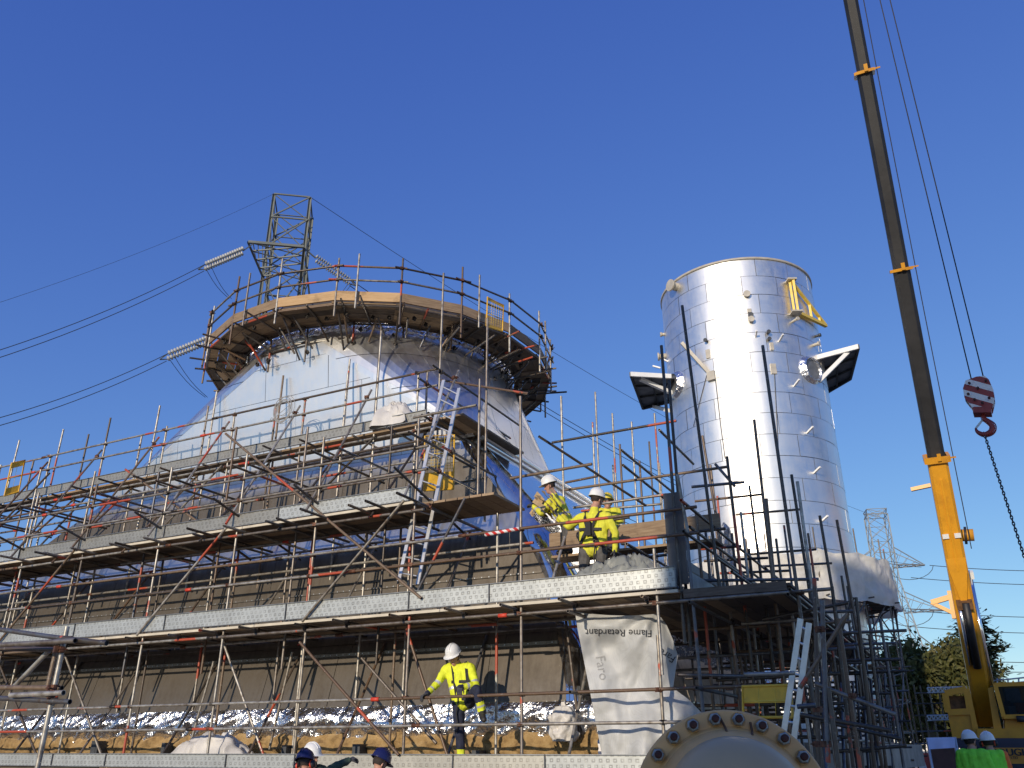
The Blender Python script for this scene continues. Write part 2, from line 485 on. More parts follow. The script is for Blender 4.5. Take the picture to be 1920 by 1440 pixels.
class MB:
    """collects geometry in world coordinates; build() links it as one mesh object"""
    def __init__(s):
        s.v, s.f, s.mi, s.sm = [], [], [], []
    def add(s, verts, faces, mi=0, smooth=False):
        o = len(s.v)
        s.v += [Vector(p) for p in verts]
        s.f += [tuple(i + o for i in f) for f in faces]
        s.mi += [mi] * len(faces)
        s.sm += [smooth] * len(faces)
        return s
    def box(s, M, sx, sy, sz, mi=0):
        """box centred on M's origin"""
        vs = [M @ Vector((x * sx / 2, y * sy / 2, z * sz / 2)) for z in (-1, 1) for y in (-1, 1) for x in (-1, 1)]
        return s.add(vs, [(0, 2, 3, 1), (4, 5, 7, 6), (0, 1, 5, 4), (2, 6, 7, 3), (0, 4, 6, 2), (1, 3, 7, 5)], mi)
    def boxuv(s, u0, u1, v0, v1, z0, z1, mi=0):
        vs = [W(u, v, z) for z in (z0, z1) for v in (v0, v1) for u in (u0, u1)]
        return s.add(vs, [(0, 2, 3, 1), (4, 5, 7, 6), (0, 1, 5, 4), (2, 6, 7, 3), (0, 4, 6, 2), (1, 3, 7, 5)], mi)
    def bar(s, p, q, w, h=None, mi=0, up=None):
        """rectangular bar from p to q"""
        h = h or w
        d = (q - p); L = d.length
        if L < 1e-6:
            return s
        M = frame(p, q, up)
        return s.box(M @ Matrix.Translation((0, 0, L / 2)), w, h, L, mi)
    def tube(s, p, q, r, r2=None, n=10, mi=0, caps=True):
        r2 = r if r2 is None else r2
        M = frame(p, q); L = (q - p).length
        vs, fs = [], []
        for i in range(n):
            a = 2 * math.pi * i / n
            vs.append(M @ Vector((r * math.cos(a), r * math.sin(a), 0)))
        for i in range(n):
            a = 2 * math.pi * i / n
            vs.append(M @ Vector((r2 * math.cos(a), r2 * math.sin(a), L)))
        for i in range(n):
            j = (i + 1) % n
            fs.append((i, j, n + j, n + i))
        s.add(vs, fs, mi, True)
        if caps:
            s.add([], [], mi)
            o = len(s.v) - 2 * n
            s.f.append(tuple(o + i for i in reversed(range(n)))); s.mi.append(mi); s.sm.append(False)
            s.f.append(tuple(o + n + i for i in range(n))); s.mi.append(mi); s.sm.append(False)
        return s
    def path(s, pts, r, n=8, mi=0, closed=False):
        """tube along a polyline"""
        N = len(pts); rings = []
        prev = None
        for i, p in enumerate(pts):
            a = pts[(i - 1) % N] if (i > 0 or closed) else p
            b = pts[(i + 1) % N] if (i < N - 1 or closed) else p
            d = (b - a).normalized()
            if prev is None:
                x = d.orthogonal().normalized()
            else:
                x = (prev - d * prev.dot(d)).normalized()
            prev = x
            y = d.cross(x)
            rings.append([p + (x * math.cos(2 * math.pi * k / n) + y * math.sin(2 * math.pi * k / n)) * r for k in range(n)])
        vs = [q for ring in rings for q in ring]
        fs = []
        for i in range(N if closed else N - 1):
            j = (i + 1) % N
            for k in range(n):
                l = (k + 1) % n
                fs.append((i * n + k, i * n + l, j * n + l, j * n + k))
        return s.add(vs, fs, mi, True)
    def lathe(s, M, prof, n=24, mi=0, a0=0.0, a1=2 * math.pi):
        full = abs(a1 - a0 - 2 * math.pi) < 1e-6
        m = n if full else n + 1
        vs = [M @ Vector((r * math.cos(a0 + (a1 - a0) * i / n), r * math.sin(a0 + (a1 - a0) * i / n), z)) for r, z in prof for i in range(m)]
        fs = []
        for k in range(len(prof) - 1):
            for i in range(n):
                j = (i + 1) % m
                fs.append((k * m + i, k * m + j, (k + 1) * m + j, (k + 1) * m + i))
        return s.add(vs, fs, mi, True)
    def grid(s, P, nu, nv, mi=0, smooth=True):
        """P(i/nu, j/nv) -> point"""
        vs = [P(i / nu, j / nv) for j in range(nv + 1) for i in range(nu + 1)]
        fs = [(j * (nu + 1) + i, j * (nu + 1) + i + 1, (j + 1) * (nu + 1) + i + 1, (j + 1) * (nu + 1) + i)
              for j in range(nv) for i in range(nu)]
        return s.add(vs, fs, mi, smooth)
    def slab(s, poly, nrm, th, mi=0):
        """flat polygon with thickness th behind it (against nrm)"""
        n = len(poly)
        vs = list(poly) + [p - nrm * th for p in poly]
        fs = [tuple(range(n)), tuple(reversed(range(n, 2 * n)))]
        fs += [(i, i + n, (i + 1) % n + n, (i + 1) % n) for i in range(n)]
        return s.add(vs, fs, mi)
    def build(s, name, mats, parent=None, origin=None, rot=None):
        me = bpy.data.meshes.new(name)
        if origin is None:
            xs = [p.x for p in s.v]; ys = [p.y for p in s.v]; zs = [p.z for p in s.v]
            origin = Vector(((min(xs) + max(xs)) / 2, (min(ys) + max(ys)) / 2, min(zs)))
        M = Matrix.Translation(origin)
        if rot is not None:
            M = M @ rot.to_4x4()
        Mi = M.inverted()
        me.from_pydata([tuple(Mi @ p) for p in s.v], [], s.f)
        for m in ([mats] if isinstance(mats, str) else mats):
            me.materials.append(MATS[m])
        me.polygons.foreach_set("material_index", s.mi)
        me.polygons.foreach_set("use_smooth", s.sm)
        me.update()
        return link(bpy.data.objects.new(name, me), parent, M)

def frame(p, q, up=None):
    """matrix at p with local z along p->q; local x as close to 'up x d' as possible"""
    d = (q - p).normalized()
    u = up or (UP if abs(d.z) < 0.95 else ua)
    x = u.cross(d)
    if x.length < 1e-5:
        x = d.orthogonal()
    x.normalize()
    y = d.cross(x)
    M = Matrix((x, y, d)).transposed().to_4x4()
    M.translation = p
    return M

SHARED = {}

def unit_tube(mat):
    """open-ended tube of radius 1 and length 1, shared by all scaffold tubes of one finish"""
    key = "tube:" + mat
    if key not in SHARED:
        b = MB(); n = 10
        M = Matrix.Identity(4)
        b.lathe(M, [(1, 0), (1, 1)], n)
        b.lathe(M, [(1, 1), (0.80, 1), (0.80, 0.98), (0.0, 0.98)], n, 1)
        b.lathe(M, [(0.0, 0.02), (0.80, 0.02), (0.80, 0), (1, 0)], n, 1)
        me = bpy.data.meshes.new("scaffold_tube")
        me.from_pydata([tuple(p) for p in b.v], [], b.f)
        me.materials.append(MATS[mat]); me.materials.append(MATS["black_paint" if "tube" in mat else mat])  # black in the bore stands in for the shade inside the open end
        for i, pl in enumerate(me.polygons):
            pl.use_smooth = b.mi[i] == 0
            pl.material_index = 1 if (b.mi[i] and (i - n) % (3 * n) >= n and (i < n * 4)) else 0
        me.update()
        SHARED[key] = me
    return SHARED[key]

def tube(parent, name, p, q, r=0.0242, mat="tube_galvanised"):
    M = frame(p, q) @ Matrix.Diagonal((r, r, (q - p).length, 1))
    return link(bpy.data.objects.new(name, unit_tube(mat)), parent, M)

def unit_box(mat, bevel=False):
    key = "box:" + mat
    if key not in SHARED:
        b = MB().box(Matrix.Identity(4), 1, 1, 1)
        me = bpy.data.meshes.new("board")
        me.from_pydata([tuple(p) for p in b.v], [], b.f)
        me.materials.append(MATS[mat]); me.update()
        SHARED[key] = me
    return SHARED[key]

UVR = Matrix((ua, vb, UP)).transposed().to_4x4()     # building frame rotation

def board(parent, name, u0, u1, v0, v1, z0, z1, mat, tilt=0.0):
    """board with faces along u, v, z; local size baked into its own mesh so that grain is in metres"""
    c = W((u0 + u1) / 2, (v0 + v1) / 2, (z0 + z1) / 2)
    M = Matrix.Translation(c) @ UVR @ Matrix.Rotation(tilt, 4, 'X')
    sx, sy, sz = round(abs(u1 - u0), 3), round(abs(v1 - v0), 3), round(abs(z1 - z0), 3)
    return sized_box(parent, name, M, sx, sy, sz, mat)

def sized_box(parent, name, M, sx, sy, sz, mat):
    key = f"b:{mat}:{sx:.3f}:{sy:.3f}:{sz:.3f}"
    if key not in SHARED:
        b = MB().box(Matrix.Identity(4), sx, sy, sz)
        me = bpy.data.meshes.new(name)
        me.from_pydata([tuple(p) for p in b.v], [], b.f)
        me.materials.append(MATS[mat]); me.update()
        SHARED[key] = me
    return link(bpy.data.objects.new(name, SHARED[key]), parent, M)

def coupler_mesh(mat):
    key = "coupler:" + mat
    if key not in SHARED:
        b = MB()
        I = Matrix.Identity(4)
        b.lathe(I, [(0.026, -0.03), (0.036, -0.028), (0.036, 0.028), (0.026, 0.03)], 10)
        b.box(Matrix.Translation((0.0, -0.045, 0)), 0.062, 0.034, 0.06)
        b.box(Matrix.Translation((0.042, 0.0, 0)), 0.026, 0.03, 0.045)
        b.tube(Vector((0.05, -0.04, 0)), Vector((0.05, 0.05, 0)), 0.008, n=6)
        b.tube(Vector((-0.035, -0.05, 0.02)), Vector((-0.075, -0.05, 0.02)), 0.009, n=6)
        me = bpy.data.meshes.new("coupler")
        me.from_pydata([tuple(p) for p in b.v], [], b.f)
        me.materials.append(MATS[mat]); me.update()
        SHARED[key] = me
    return SHARED[key]

def coupler(parent, p, axis=None, mat=None):
    mat = mat or rng.choice(["coupler_rust", "coupler_rust", "coupler_dark"])
    ax = axis or UP
    M = frame(p, p + ax) @ Matrix.Rotation(rng.uniform(0, 6.28), 4, 'Z')
    return link(bpy.data.objects.new("coupler", coupler_mesh(mat)), parent, M)

def clip_poly(poly, region):
    """Sutherland-Hodgman clip of 2-D convex polygons (region counter-clockwise)"""
    out = poly
    n = len(region)
    for i in range(n):
        a, b = region[i], region[(i + 1) % n]
        ins = lambda p: (b[0] - a[0]) * (p[1] - a[1]) - (b[1] - a[1]) * (p[0] - a[0]) >= 0
        src, out = out, []
        for k in range(len(src)):
            p, q = src[k], src[(k + 1) % len(src)]
            ip, iq = ins(p), ins(q)
            if ip:
                out.append(p)
            if ip != iq:
                d1 = (b[0] - a[0]) * (p[1] - a[1]) - (b[1] - a[1]) * (p[0] - a[0])
                d2 = (b[0] - a[0]) * (q[1] - a[1]) - (b[1] - a[1]) * (q[0] - a[0])
                t = d1 / (d1 - d2)
                out.append((p[0] + (q[0] - p[0]) * t, p[1] + (q[1] - p[1]) * t))
        if len(out) < 3:
            return []
    return out

def area2(poly):
    return 0.5 * abs(sum(poly[i][0] * poly[(i + 1) % len(poly)][1] - poly[(i + 1) % len(poly)][0] * poly[i][1] for i in range(len(poly))))

# ================================================================== ground
gb = MB()
gb.grid(lambda s, t: Vector(((s - 0.5) * 4000, -600 + t * 3600, 0)), 40, 40)
tag(gb.build("ground", "ground_earth", origin=Vector((0, 0, 0))), "bare brown earth of the works yard", kind="structure")

# ================================================================== tall building across the yard, behind the camera (its shadow falls on the side scaffold)
th = thing("tower_block", "tall grey-brown clad tower block across the yard, shading the side scaffold", "building", W(-1, -31, 0))
HU0, HU1, HV0, HV1, HH = -4.6, 2.6, -40.0, -22.0, 20.5
MB().boxuv(HU0 + .1, HU1 - .1, HV0 + .1, HV1 - .1, 0, HH - .1).build("core", "steel_dark", th)
for k in range(3):
    x0 = HU0 + k * 2.5; x1 = min(HU1, x0 + 2.5)
    for z0, z1 in ((0, 6.5), (6.5, 13), (13, 19.5), (19.5, HH)):
        MB().boxuv(x0 + .01, x1 - .01, HV1 - .1, HV1, z0 + .01, z1 - .01).build("wall_panel", "hall_cladding", th)
for k in range(6):
    y0 = HV0 + k * 3.0
    MB().boxuv(HU0, HU0 + .1, y0, min(HV1, y0 + 2.98), 0, HH).build("wall_panel", "hall_cladding", th)
MB().boxuv(HU0 - .15, HU1, HV0, HV1 + .15, HH - .1, HH + .25).build("roof", "steel_grey", th)
for k in range(2):
    MB().boxuv(HU0 + .8 + k * 3.4, HU0 + 3.2 + k * 3.4, HV1 + .0, HV1 + .04, 8.0, 10.2).build("window", "cab_glass", th)


# ================================================================== the clad hood (rectangular base, round neck)
UC, VC, RN, ZN, ZB = -12.9, 17.1, 3.55, 10.75, 7.6
UL, UR, VF, VBK = -19.1, -8.1, 13.95, 20.4
ZFOOT = 1.75

TIERS = [(0, 12.45), (2.36, 13.00), (3.34, 13.26), (3.50, 13.32), (5.38, 13.62), (5.80, 13.77), (7.02, 13.87), (7.42, 13.95), (9, 13.95)]

def vfront(z):
    """front of the hood: upright tiers stepping back over sloping ledges"""
    for (z0, v0), (z1, v1) in zip(TIERS, TIERS[1:]):
        if z <= z1:
            return v0 + (v1 - v0) * (z - z0) / (z1 - z0)
    return VF

hood = thing("exhaust_hood", "large metal-clad hood tapering from a broad base to a round neck inside the scaffolding", "hood", W(-13, 17, 0))

def sheets(parent, O, e1, e2, nrm, region, rows, colw, mat, gap=0.010, th=0.012, stagger=0.5, name="cladding_sheet", x0=0.0):
    """cladding sheets laid on a plane: each cell of the sheet grid that falls inside the region"""
    xs = [p[0] for p in region]
    k = 0
    for r in range(len(rows) - 1):
        x = min(xs) - colw * (0.2 + (stagger if r % 2 else 0)) + x0
        while x < max(xs):
            cell = [(x + gap / 2, rows[r] + gap / 2), (x + colw - gap / 2, rows[r] + gap / 2),
                    (x + colw - gap / 2, rows[r + 1] - gap / 2), (x + gap / 2, rows[r + 1] - gap / 2)]
            pl = clip_poly(cell, region)
            if len(pl) >= 3 and area2(pl) > 0.002:
                tx, ty, off = rng.uniform(-.0035, .0035), rng.uniform(-.0035, .0035), rng.uniform(0, .006)
                cx = sum(p[0] for p in pl) / len(pl); cy = sum(p[1] for p in pl) / len(pl)
                poly = [O + e1 * a + e2 * b + nrm * (off + tx * (a - cx) + ty * (b - cy)) for a, b in pl]
                MB().slab(poly, nrm, th).build(name, mat, parent)
                k += 1
            x += colw
    return k

def tri_face(A, B, T, mat, rows, colw):
    """flat triangular face with base A-B and apex T (A->B runs to the right seen from outside)"""
    e1 = (B - A).normalized()
    h = (T - A) - e1 * (T - A).dot(e1)
    H = h.length
    e2 = h.normalized()
    nrm = e1.cross(e2)
    reg = [(0, 0), ((B - A).length, 0), ((T - A).dot(e1), H)]
    sheets(hood, A, e1, e2, nrm, reg, [min(r, H) for r in rows] + [H + 0.01], colw, mat)
    return nrm

def ring_pt(ang, r=RN, z=ZN):
    return W(UC + r * math.cos(ang), VC + r * math.sin(ang), z)

cFR, cBR, cBL, cFL = W(UR, VF, ZB), W(UR - .8, VBK, ZB), W(UL, VBK, ZB), W(UL, VF, ZB)
tri_face(cFL, cFR, ring_pt(-math.pi / 2), "cladding_front", [0, 0.62, 1.72, 2.55], 1.9)
tri_face(cFR, cBR, ring_pt(0), "cladding_bright", [0, 0.7, 1.8, 2.9], 1.35)
tri_face(cBR, cBL, ring_pt(math.pi / 2), "cladding_bright", [0, 1.7], 2.6)
tri_face(cBL, cFL, ring_pt(math.pi), "cladding_bright", [0, 1.2, 2.2], 1.6)
cent = W(UC, VC, 8.5)
for corner, a0, n in ((cFR, -math.pi / 2, 14), (cBR, 0, 10), (cBL, math.pi / 2, 8), (cFL, math.pi, 12)):
    for i in range(n):
        p = ring_pt(a0 + (math.pi / 2) * i / n); q = ring_pt(a0 + (math.pi / 2) * (i + 1) / n)
        nrm = (p - corner).cross(q - corner).normalized()
        if nrm.dot((p + q + corner) / 3 - cent) < 0:
            nrm = -nrm
        lift = nrm * (0.004 + 0.003 * (i % 2))
        # long tapered sheet in three lengths
        for t0, t1 in ((0.0, 0.42), (0.425, 0.74), (0.745, 1.0)):
            P = [corner.lerp(p, t0), corner.lerp(p, t1), corner.lerp(q, t1), corner.lerp(q, t0)]
            if t0 == 0:
                P = P[:3]
            P = [x + lift for x in P]
            if (P[1] - P[0]).cross(P[2] - P[0]).dot(nrm) < 0:
                P = P[::-1]
            MB().slab(P, nrm, 0.012).build("cladding_sheet", "cladding_bright", hood)
# dark inner shell behind the joints, and the neck
sb = MB()
for corner, a0 in ((cFR, -math.pi / 2), (cBR, 0), (cBL, math.pi / 2), (cFL, math.pi)):
    inn = corner.lerp(cent, 0.02)
    pts = [ring_pt(a0 + (math.pi / 2) * i / 8, RN - 0.08) for i in range(9)]
    for i in range(8):
        sb.add([inn, pts[i], pts[i + 1]], [(0, 1, 2)])
for A, B, a in ((cFL, cFR, -math.pi / 2), (cFR, cBR, 0), (cBR, cBL, math.pi / 2), (cBL, cFL, math.pi)):
    sb.add([A.lerp(cent, .02), B.lerp(cent, .02), ring_pt(a, RN - 0.08)], [(0, 1, 2)])
sb.build("inner_shell", "steel_dark", hood)
MB().lathe(Matrix.Translation(W(UC, VC, 0)) @ UVR, [(RN - .02, ZN - .05), (RN - .02, ZN + 1.0), (RN - .12, ZN + 1.0), (RN - .12, ZN - .05)], 48).build("neck", "cladding_brown_reflection", hood)
# crumpled foil showing at the neck between sheet tops and platform
def foil_ring(s, t):
    a = -math.pi * 1.05 + s * math.pi * 1.35
    r = RN + 0.02 + 0.07 * noise.noise(Vector((s * 60, t * 6, 1))) + 0.05 * noise.noise(Vector((s * 170, t * 11, 7)))
    return W(UC + r * math.cos(a), VC + r * math.sin(a), ZN - 0.10 + 0.42 * t + 0.06 * noise.noise(Vector((s * 40, 0, t))))
MB().grid(foil_ring, 260, 8, smooth=False).build("foil_wrap", "foil", hood)

# --- lower body: near-vertical front, flaring right and left sides
EDGE_R = [(-8.1, 7.6), (-6.65, 5.85), (-5.85, 4.4), (-5.35, 2.6), (-5.25, ZFOOT)]
EDGE_L = [(-19.1, 7.6), (-22.5, 5.9), (-23.6, ZFOOT)]
RC = 0.45
def edge_u(z, edge):
    return next(p[0] + (q[0] - p[0]) * (p[1] - z) / (p[1] - q[1]) for p, q in zip(edge, edge[1:]) if q[1] - 1e-6 <= z <= p[1] + 1e-6)
for (z0, v0), (z1, v1) in zip(TIERS, TIERS[1:]):
    z0, z1 = max(z0, 2.36), min(z1, 7.6)
    if z1 - z0 < .01:
        continue
    va, vz = vfront(z0), vfront(z1)
    e2 = (W(0, vz, z1) - W(0, va, z0)); L = e2.length; e2.normalize()
    nF = ua.cross(e2)
    zs = sorted(set([z0, z1] + [z for z in (EDGE_R[1][1], EDGE_R[2][1], EDGE_L[1][1], EDGE_R[3][1]) if z0 < z < z1]))
    reg = [(edge_u(z, EDGE_R) - RC, (z - z0) / (z1 - z0) * L) for z in zs] + [(edge_u(z, EDGE_L), (z - z0) / (z1 - z0) * L) for z in zs[::-1]]
    ledge = z0 in (5.38, 7.02)
    mid = [L * .62] if L > 1.6 else []
    sheets(hood, W(0, va, z0), ua, e2, nF, reg, [0] + mid + [L], 2.1 if ledge else 1.65, "cladding_bright" if ledge or z0 > 7.3 else "cladding_brown_reflection", gap=0.008)
fb = MB()
fb.add([W(u + (-.05 if u > -15 else .05), 14.02, z) for u, z in [(EDGE_L[2][0], ZFOOT)] + [(u - RC, z) for u, z in EDGE_R[::-1]] + EDGE_L[:2]],
       [tuple(range(8))])
fb.build("inner_lining", "steel_dark", hood)
# horizontal cover strips with screw heads
for z, h in ((3.31, 0.055), (4.55, 0.03), (6.58, 0.03), (2.37, 0.045)):
    ur = next((a[0] + (b[0] - a[0]) * (a[1] - z) / (a[1] - b[1]) for a, b in zip(EDGE_R, EDGE_R[1:]) if b[1] <= z <= a[1])) - RC
    u = -23.0
    while u < ur - 0.2:
        w = min(2.4, ur - u)
        f = board(hood, "cover_strip", u + .004, u + w - .004, vfront(z) - 0.030, vfront(z) - 0.008, z - h / 2, z + h / 2, "cladding_brown_reflection")
        s_ = MB()
        x = u + 0.1
        while x < u + w - 0.05:
            s_.tube(W(x, vfront(z) - 0.030, z), W(x, vfront(z) - 0.038, z), 0.011, n=6)
            x += 0.15
        if s_.v:
            tag(s_.build("screw_row", "steel_galv", f), kind="stuff")
        u += w
# rounded front corner and right-hand skirt
for (u1, z1), (u0, z0) in zip(EDGE_R, EDGE_R[1:]):
    def corner_pt(s, t, u0=u0, z0=z0, u1=u1, z1=z1):
        z = z0 + (z1 - z0) * t; ue = u0 + (u1 - u0) * t
        a = s * math.pi / 2
        return W(ue - RC + RC * math.sin(a), vfront(z) + RC - RC * math.cos(a), z)
    MB().grid(corner_pt, 8, 14).build("corner_sheet", "cladding_polished", hood)
    v = vfront(5) + RC
    A = W(u0, v, z0); e1 = vb; d = W(u1, v, z1) - A
    L = d.length; ee = d.normalized(); nr = e1.cross(ee)
    sheets(hood, A, e1, ee, nr, [(0, 0), (14.0, 0), (14.0, L), (0, L)], [0, L], 1.5, "cladding_polished" if z0 > 4 else "cladding_brown_reflection", x0=.3)
# rolled flashings round the foot of the tapering part
MB().path([W(UR + 0.03, VF + .1, ZB + 0.02), W(UR + 0.03, VBK, ZB + 0.02)], 0.11, 10).build("flashing", "cladding_bright", hood)
MB().path([W(UR + 0.16, VF + .1, ZB - 0.18), W(UR + 0.16, VBK, ZB - 0.18)], 0.06, 8).build("flashing", "cladding_bright", hood)
MB().path([W(UL - 0.02, VF - .03, ZB), W(UR + .02, VF - .03, ZB)], 0.07, 8).build("flashing", "cladding_bright", hood)

# crumpled foil skirt, mineral wool and base steel along the foot of the front
def foil_front(s, t):
    u = -23.6 + s * 18.4
    zt = 2.37; zb = 1.80 + 0.10 * noise.noise(Vector((u * 1.3, 0, 3))) + 0.07 * noise.noise(Vector((u * 4, 0, 5)))
    z = zt + (zb - zt) * t
    bulge = 0.10 * math.sin(math.pi * min(1, t * 1.1)) * (1 + 0.8 * noise.noise(Vector((u * 1.1, 2, t))))
    crk = 0.07 * noise.noise(Vector((u * 3.5 + t * 2.5, t * 2, 0))) + 0.035 * noise.noise(Vector((u * 8 + t * 6, t * 4, 4)))
    return W(u, 12.96 - .2 * t * 0 - bulge - crk * min(1, t * 5), z)
MB().grid(foil_front, 520, 16, smooth=True).build("foil_skirt", "foil", hood)
def foil_side(u_, z0, z1, seed, v0=14.1, v1=27.0):
    def P(s, t):
        v = v0 + s * (v1 - v0); z = z1 + (z0 - z1) * t + 0.08 * noise.noise(Vector((v * 2, seed, 0))) * t
        c = 0.09 * noise.noise(Vector((v * 6, t * 6, seed))) + 0.05 * noise.noise(Vector((v * 17, t * 13, seed)))
        return W(u_ + 0.1 * math.sin(math.pi * t) + c, v, z)
    MB().grid(P, 260, 10, smooth=False).build("foil_skirt", "foil", hood)
foil_side(-5.22, 1.35, 2.35, 3.1)
foil_side(-5.0, 3.35, 3.85, 8.1, 15.5, 27.0)
def wool_front(s, t):
    u = -23.6 + s * 18.4
    z = 1.92 - 0.42 * t + 0.05 * noise.noise(Vector((u * 2.2, t * 3, 9)))
    return W(u, 12.95 - 0.10 * math.sin(math.pi * t) * (1 + noise.noise(Vector((u * 2.7, 0, 2)))) - 0.10 * noise.noise(Vector((u * 5, t * 5, 2))), z)
MB().grid(wool_front, 420, 10).build("mineral_wool", "rockwool", hood)
for u0 in range(-24, -5, 3):
    u1 = min(u0 + 3, -5.2)
    bm_ = MB()
    bm_.boxuv(u0, u1 - .01, 12.60, 12.80, 1.53, 1.56); bm_.boxuv(u0, u1 - .01, 12.69, 12.71, 1.42, 1.53); bm_.boxuv(u0, u1 - .01, 12.60, 12.80, 1.39, 1.42)
    bm_.build("base_beam", "steel_grey", hood)
    for q in sorted(rng.uniform(.2, 2.6) for _ in range(rng.choice([1, 2, 2]))):
        if u0 + q < u1 - .2:
            MB().boxuv(u0 + q, u0 + q + rng.uniform(.05, .16), 12.62, 12.86, 1.56, 1.64 + .2 * rng.random()).build("base_bracket", "steel_dark", hood)
    board(hood, "base_panel", u0 + .1, u1 - .1, 12.88, 12.92, 1.0, 1.48, "board_pale" if u0 < -12 else "beam_cream")

# ================================================================== front scaffold
A_V, B_V, C_V = 11.70, 13.0, 13.6
D1, D2, D3, D4 = 1.37, 3.72, 5.57, 7.62
fs = thing("tube_scaffold", "long tube scaffold with four boarded lifts along the front of the clad hood", "scaffold", W(-12, 11.7, 0))
US = [-3.79, -5.91, -7.95, -10.10, -12.04, -14.15, -16.45, -18.50, -20.60, -22.7]
TOPA = {-3.79: 4.33, -5.91: 7.16}

def tb(p, q, name="ledger", mat=None, par=None, r=0.0242):
    return tube(par or fs, name, p, q, r, mat or rng.choice(["tube_galvanised"] * 4 + ["tube_rusty"]))

for u in US:
    top = TOPA.get(u, 7.12 + rng.uniform(-.04, .04))
    du = rng.uniform(-.015, .015)
    zs = 3.2 + rng.uniform(-.3, .3)
    tb(W(u, A_V, 0), W(u + du, A_V, zs if u == -3.79 else top), "standard")
    if u == -3.79:
        tb(W(u + .055, A_V - .03, 2.6), W(u + .055, A_V - .03, top), "standard")
# second and third rows of standards
for u in (-8.9, -9.92, -11.86, -13.94, -16.14, -18.3, -20.4, -22.5):
    tb(W(u, B_V, 0), W(u, B_V, {-9.92: 9.96}.get(u, 8.8 + rng.uniform(-.06, .06))), "standard")
for u in (-10.37, -11.19, -13.14, -15.27, -17.25, -19.1, -21.0, -22.9):
    tb(W(u, C_V - .05, 4.0), W(u + .02, C_V - .05, {-10.37: 10.41}.get(u, 9.78)), "standard")
for u, v, z0, z1 in ((-8.77, 13.6, 5.6, 11.4), (-7.58, 13.5, 5.6, 9.93), (-7.05, 12.3, 5.6, 7.95)):
    tb(W(u, v, z0), W(u, v, z1), "standard")
# thin uprights seen between the lifts, nearer the wall
for u in (-6.9, -8.95, -11.05, -13.0, -15.2, -17.4, -19.5, -21.6):
    tb(W(u, 12.75, 0), W(u, 12.75, 5.5), "standard")

def ledger_run(z, v, u0, u1, name="ledger", dz=0.0, mats=None):
    """a run of tubes joined end to end with sleeves"""
    u = u1
    k = 0
    while u > u0 + 0.3:
        L = rng.choice([6.1, 4.8, 6.4, 3.9])
        e = max(u0, u - L)
        j = rng.uniform(-.012, .012)
        tb(W(e, v, z + j + dz * (e - u1)), W(u, v, z - j + dz * (u - u1)), name, mats)
        if e > u0 + 0.3:
            c = W(e, v, z + j)
            MB().tube(c - ua * .075, c + ua * .075, 0.033, n=8).build("sleeve_coupler", rng.choice(["coupler_rust", "red_paint", "coupler_dark"]), fs)
        u = e
        k += 1

for z in (2.0, 2.41):
    ledger_run(z, A_V - .045, -24.5, -2.4 if z > 2.2 else -2.9, "guard_rail")
for z in (4.49, 4.87):
    ledger_run(z, A_V - .045, -24.5, -3.05, "guard_rail")
for z in (6.13, 6.56):
    ledger_run(z, A_V - .045, -24.5, -7.7, "guard_rail")
for z in (1.25, 3.56):
    ledger_run(z, A_V - .045, -24.5, -1.4)
ledger_run(5.42, A_V - .045, -24.5, -7.7)
for z in (8.36, 8.73):
    ledger_run(z, B_V - .045, -25, -8.4, "guard_rail")
ledger_run(7.47, B_V - .045, -25, -8.5)
for v in (12.5, 13.35):
    for z in (3.56, 5.42):
        ledger_run(z, v, -24.5, -5.2 if z < 4 else -7.6)
ledger_run(7.47, 13.7, -25, -8.5)
ledger_run(6.85, 12.98, -24.5, -8.6)

for u in US:
    for z in (1.25, 2.0, 2.41, 3.56, 4.49, 4.87) + ((5.42, 6.13, 6.56) if u < -7 else ()):
        if z < TOPA.get(u, 7.1):
            coupler(fs, W(u, A_V - .02, z))
for u in (-8.9, -11.86, -13.94, -16.14, -18.3, -20.4):
    for z in (7.47, 8.36, 8.73):
        coupler(fs, W(u, B_V - .02, z))

# boards: lengthwise planks, each its own piece
def deck(par, z, v0, v1, u0, u1, mats, L=3.9, w=0.225, name="deck_board"):
    v = v0; r = 0
    while v + w <= v1 + 1e-3:
        u = u1 - (L / 2 if r % 2 else 0)
        ends = [u1] if r % 2 else []
        cuts = [u1]
        x = u1 - (L * 0.5 if r % 2 else L)
        while x > u0:
            cuts.append(x); x -= L
        cuts.append(u0)
        for a, b in zip(cuts, cuts[1:]):
            if a - b > 0.2:
                board(par, name, b + .006, a - .006, v + .007, v + w - .007, z - .038 + rng.uniform(-.006, .0), z + rng.uniform(-.002, .004), rng.choice(mats))
        v += w; r += 1
deck(fs, D1, 11.66, 12.58, -24.5, -3.0, ["board_dark", "board_wood"])
deck(fs, D2, 11.66, 13.25, -24.5, -3.4, ["board_dark", "board_dark", "board_wood"])
deck(fs, D3, 11.66, 13.02, -24.5, -7.9, ["board_dark", "board_dark", "board_wood"])
deck(fs, D4, 12.96, 13.42, -25, -8.45, ["board_dark", "board_wood"])
for i in range(6):                       # short crosswise boards at the end of the third lift
    board(fs, "deck_board", -7.83 + i * .235, -7.61 + i * .235, 11.75, 12.9, D3 - .045, D3 - .005, "board_wood")
for i in range(3):
    board(fs, "deck_board", -8.44 + i * .235, -8.22 + i * .235, 12.9, 15.5, D4 - .042, D4 - .002, "board_wood")

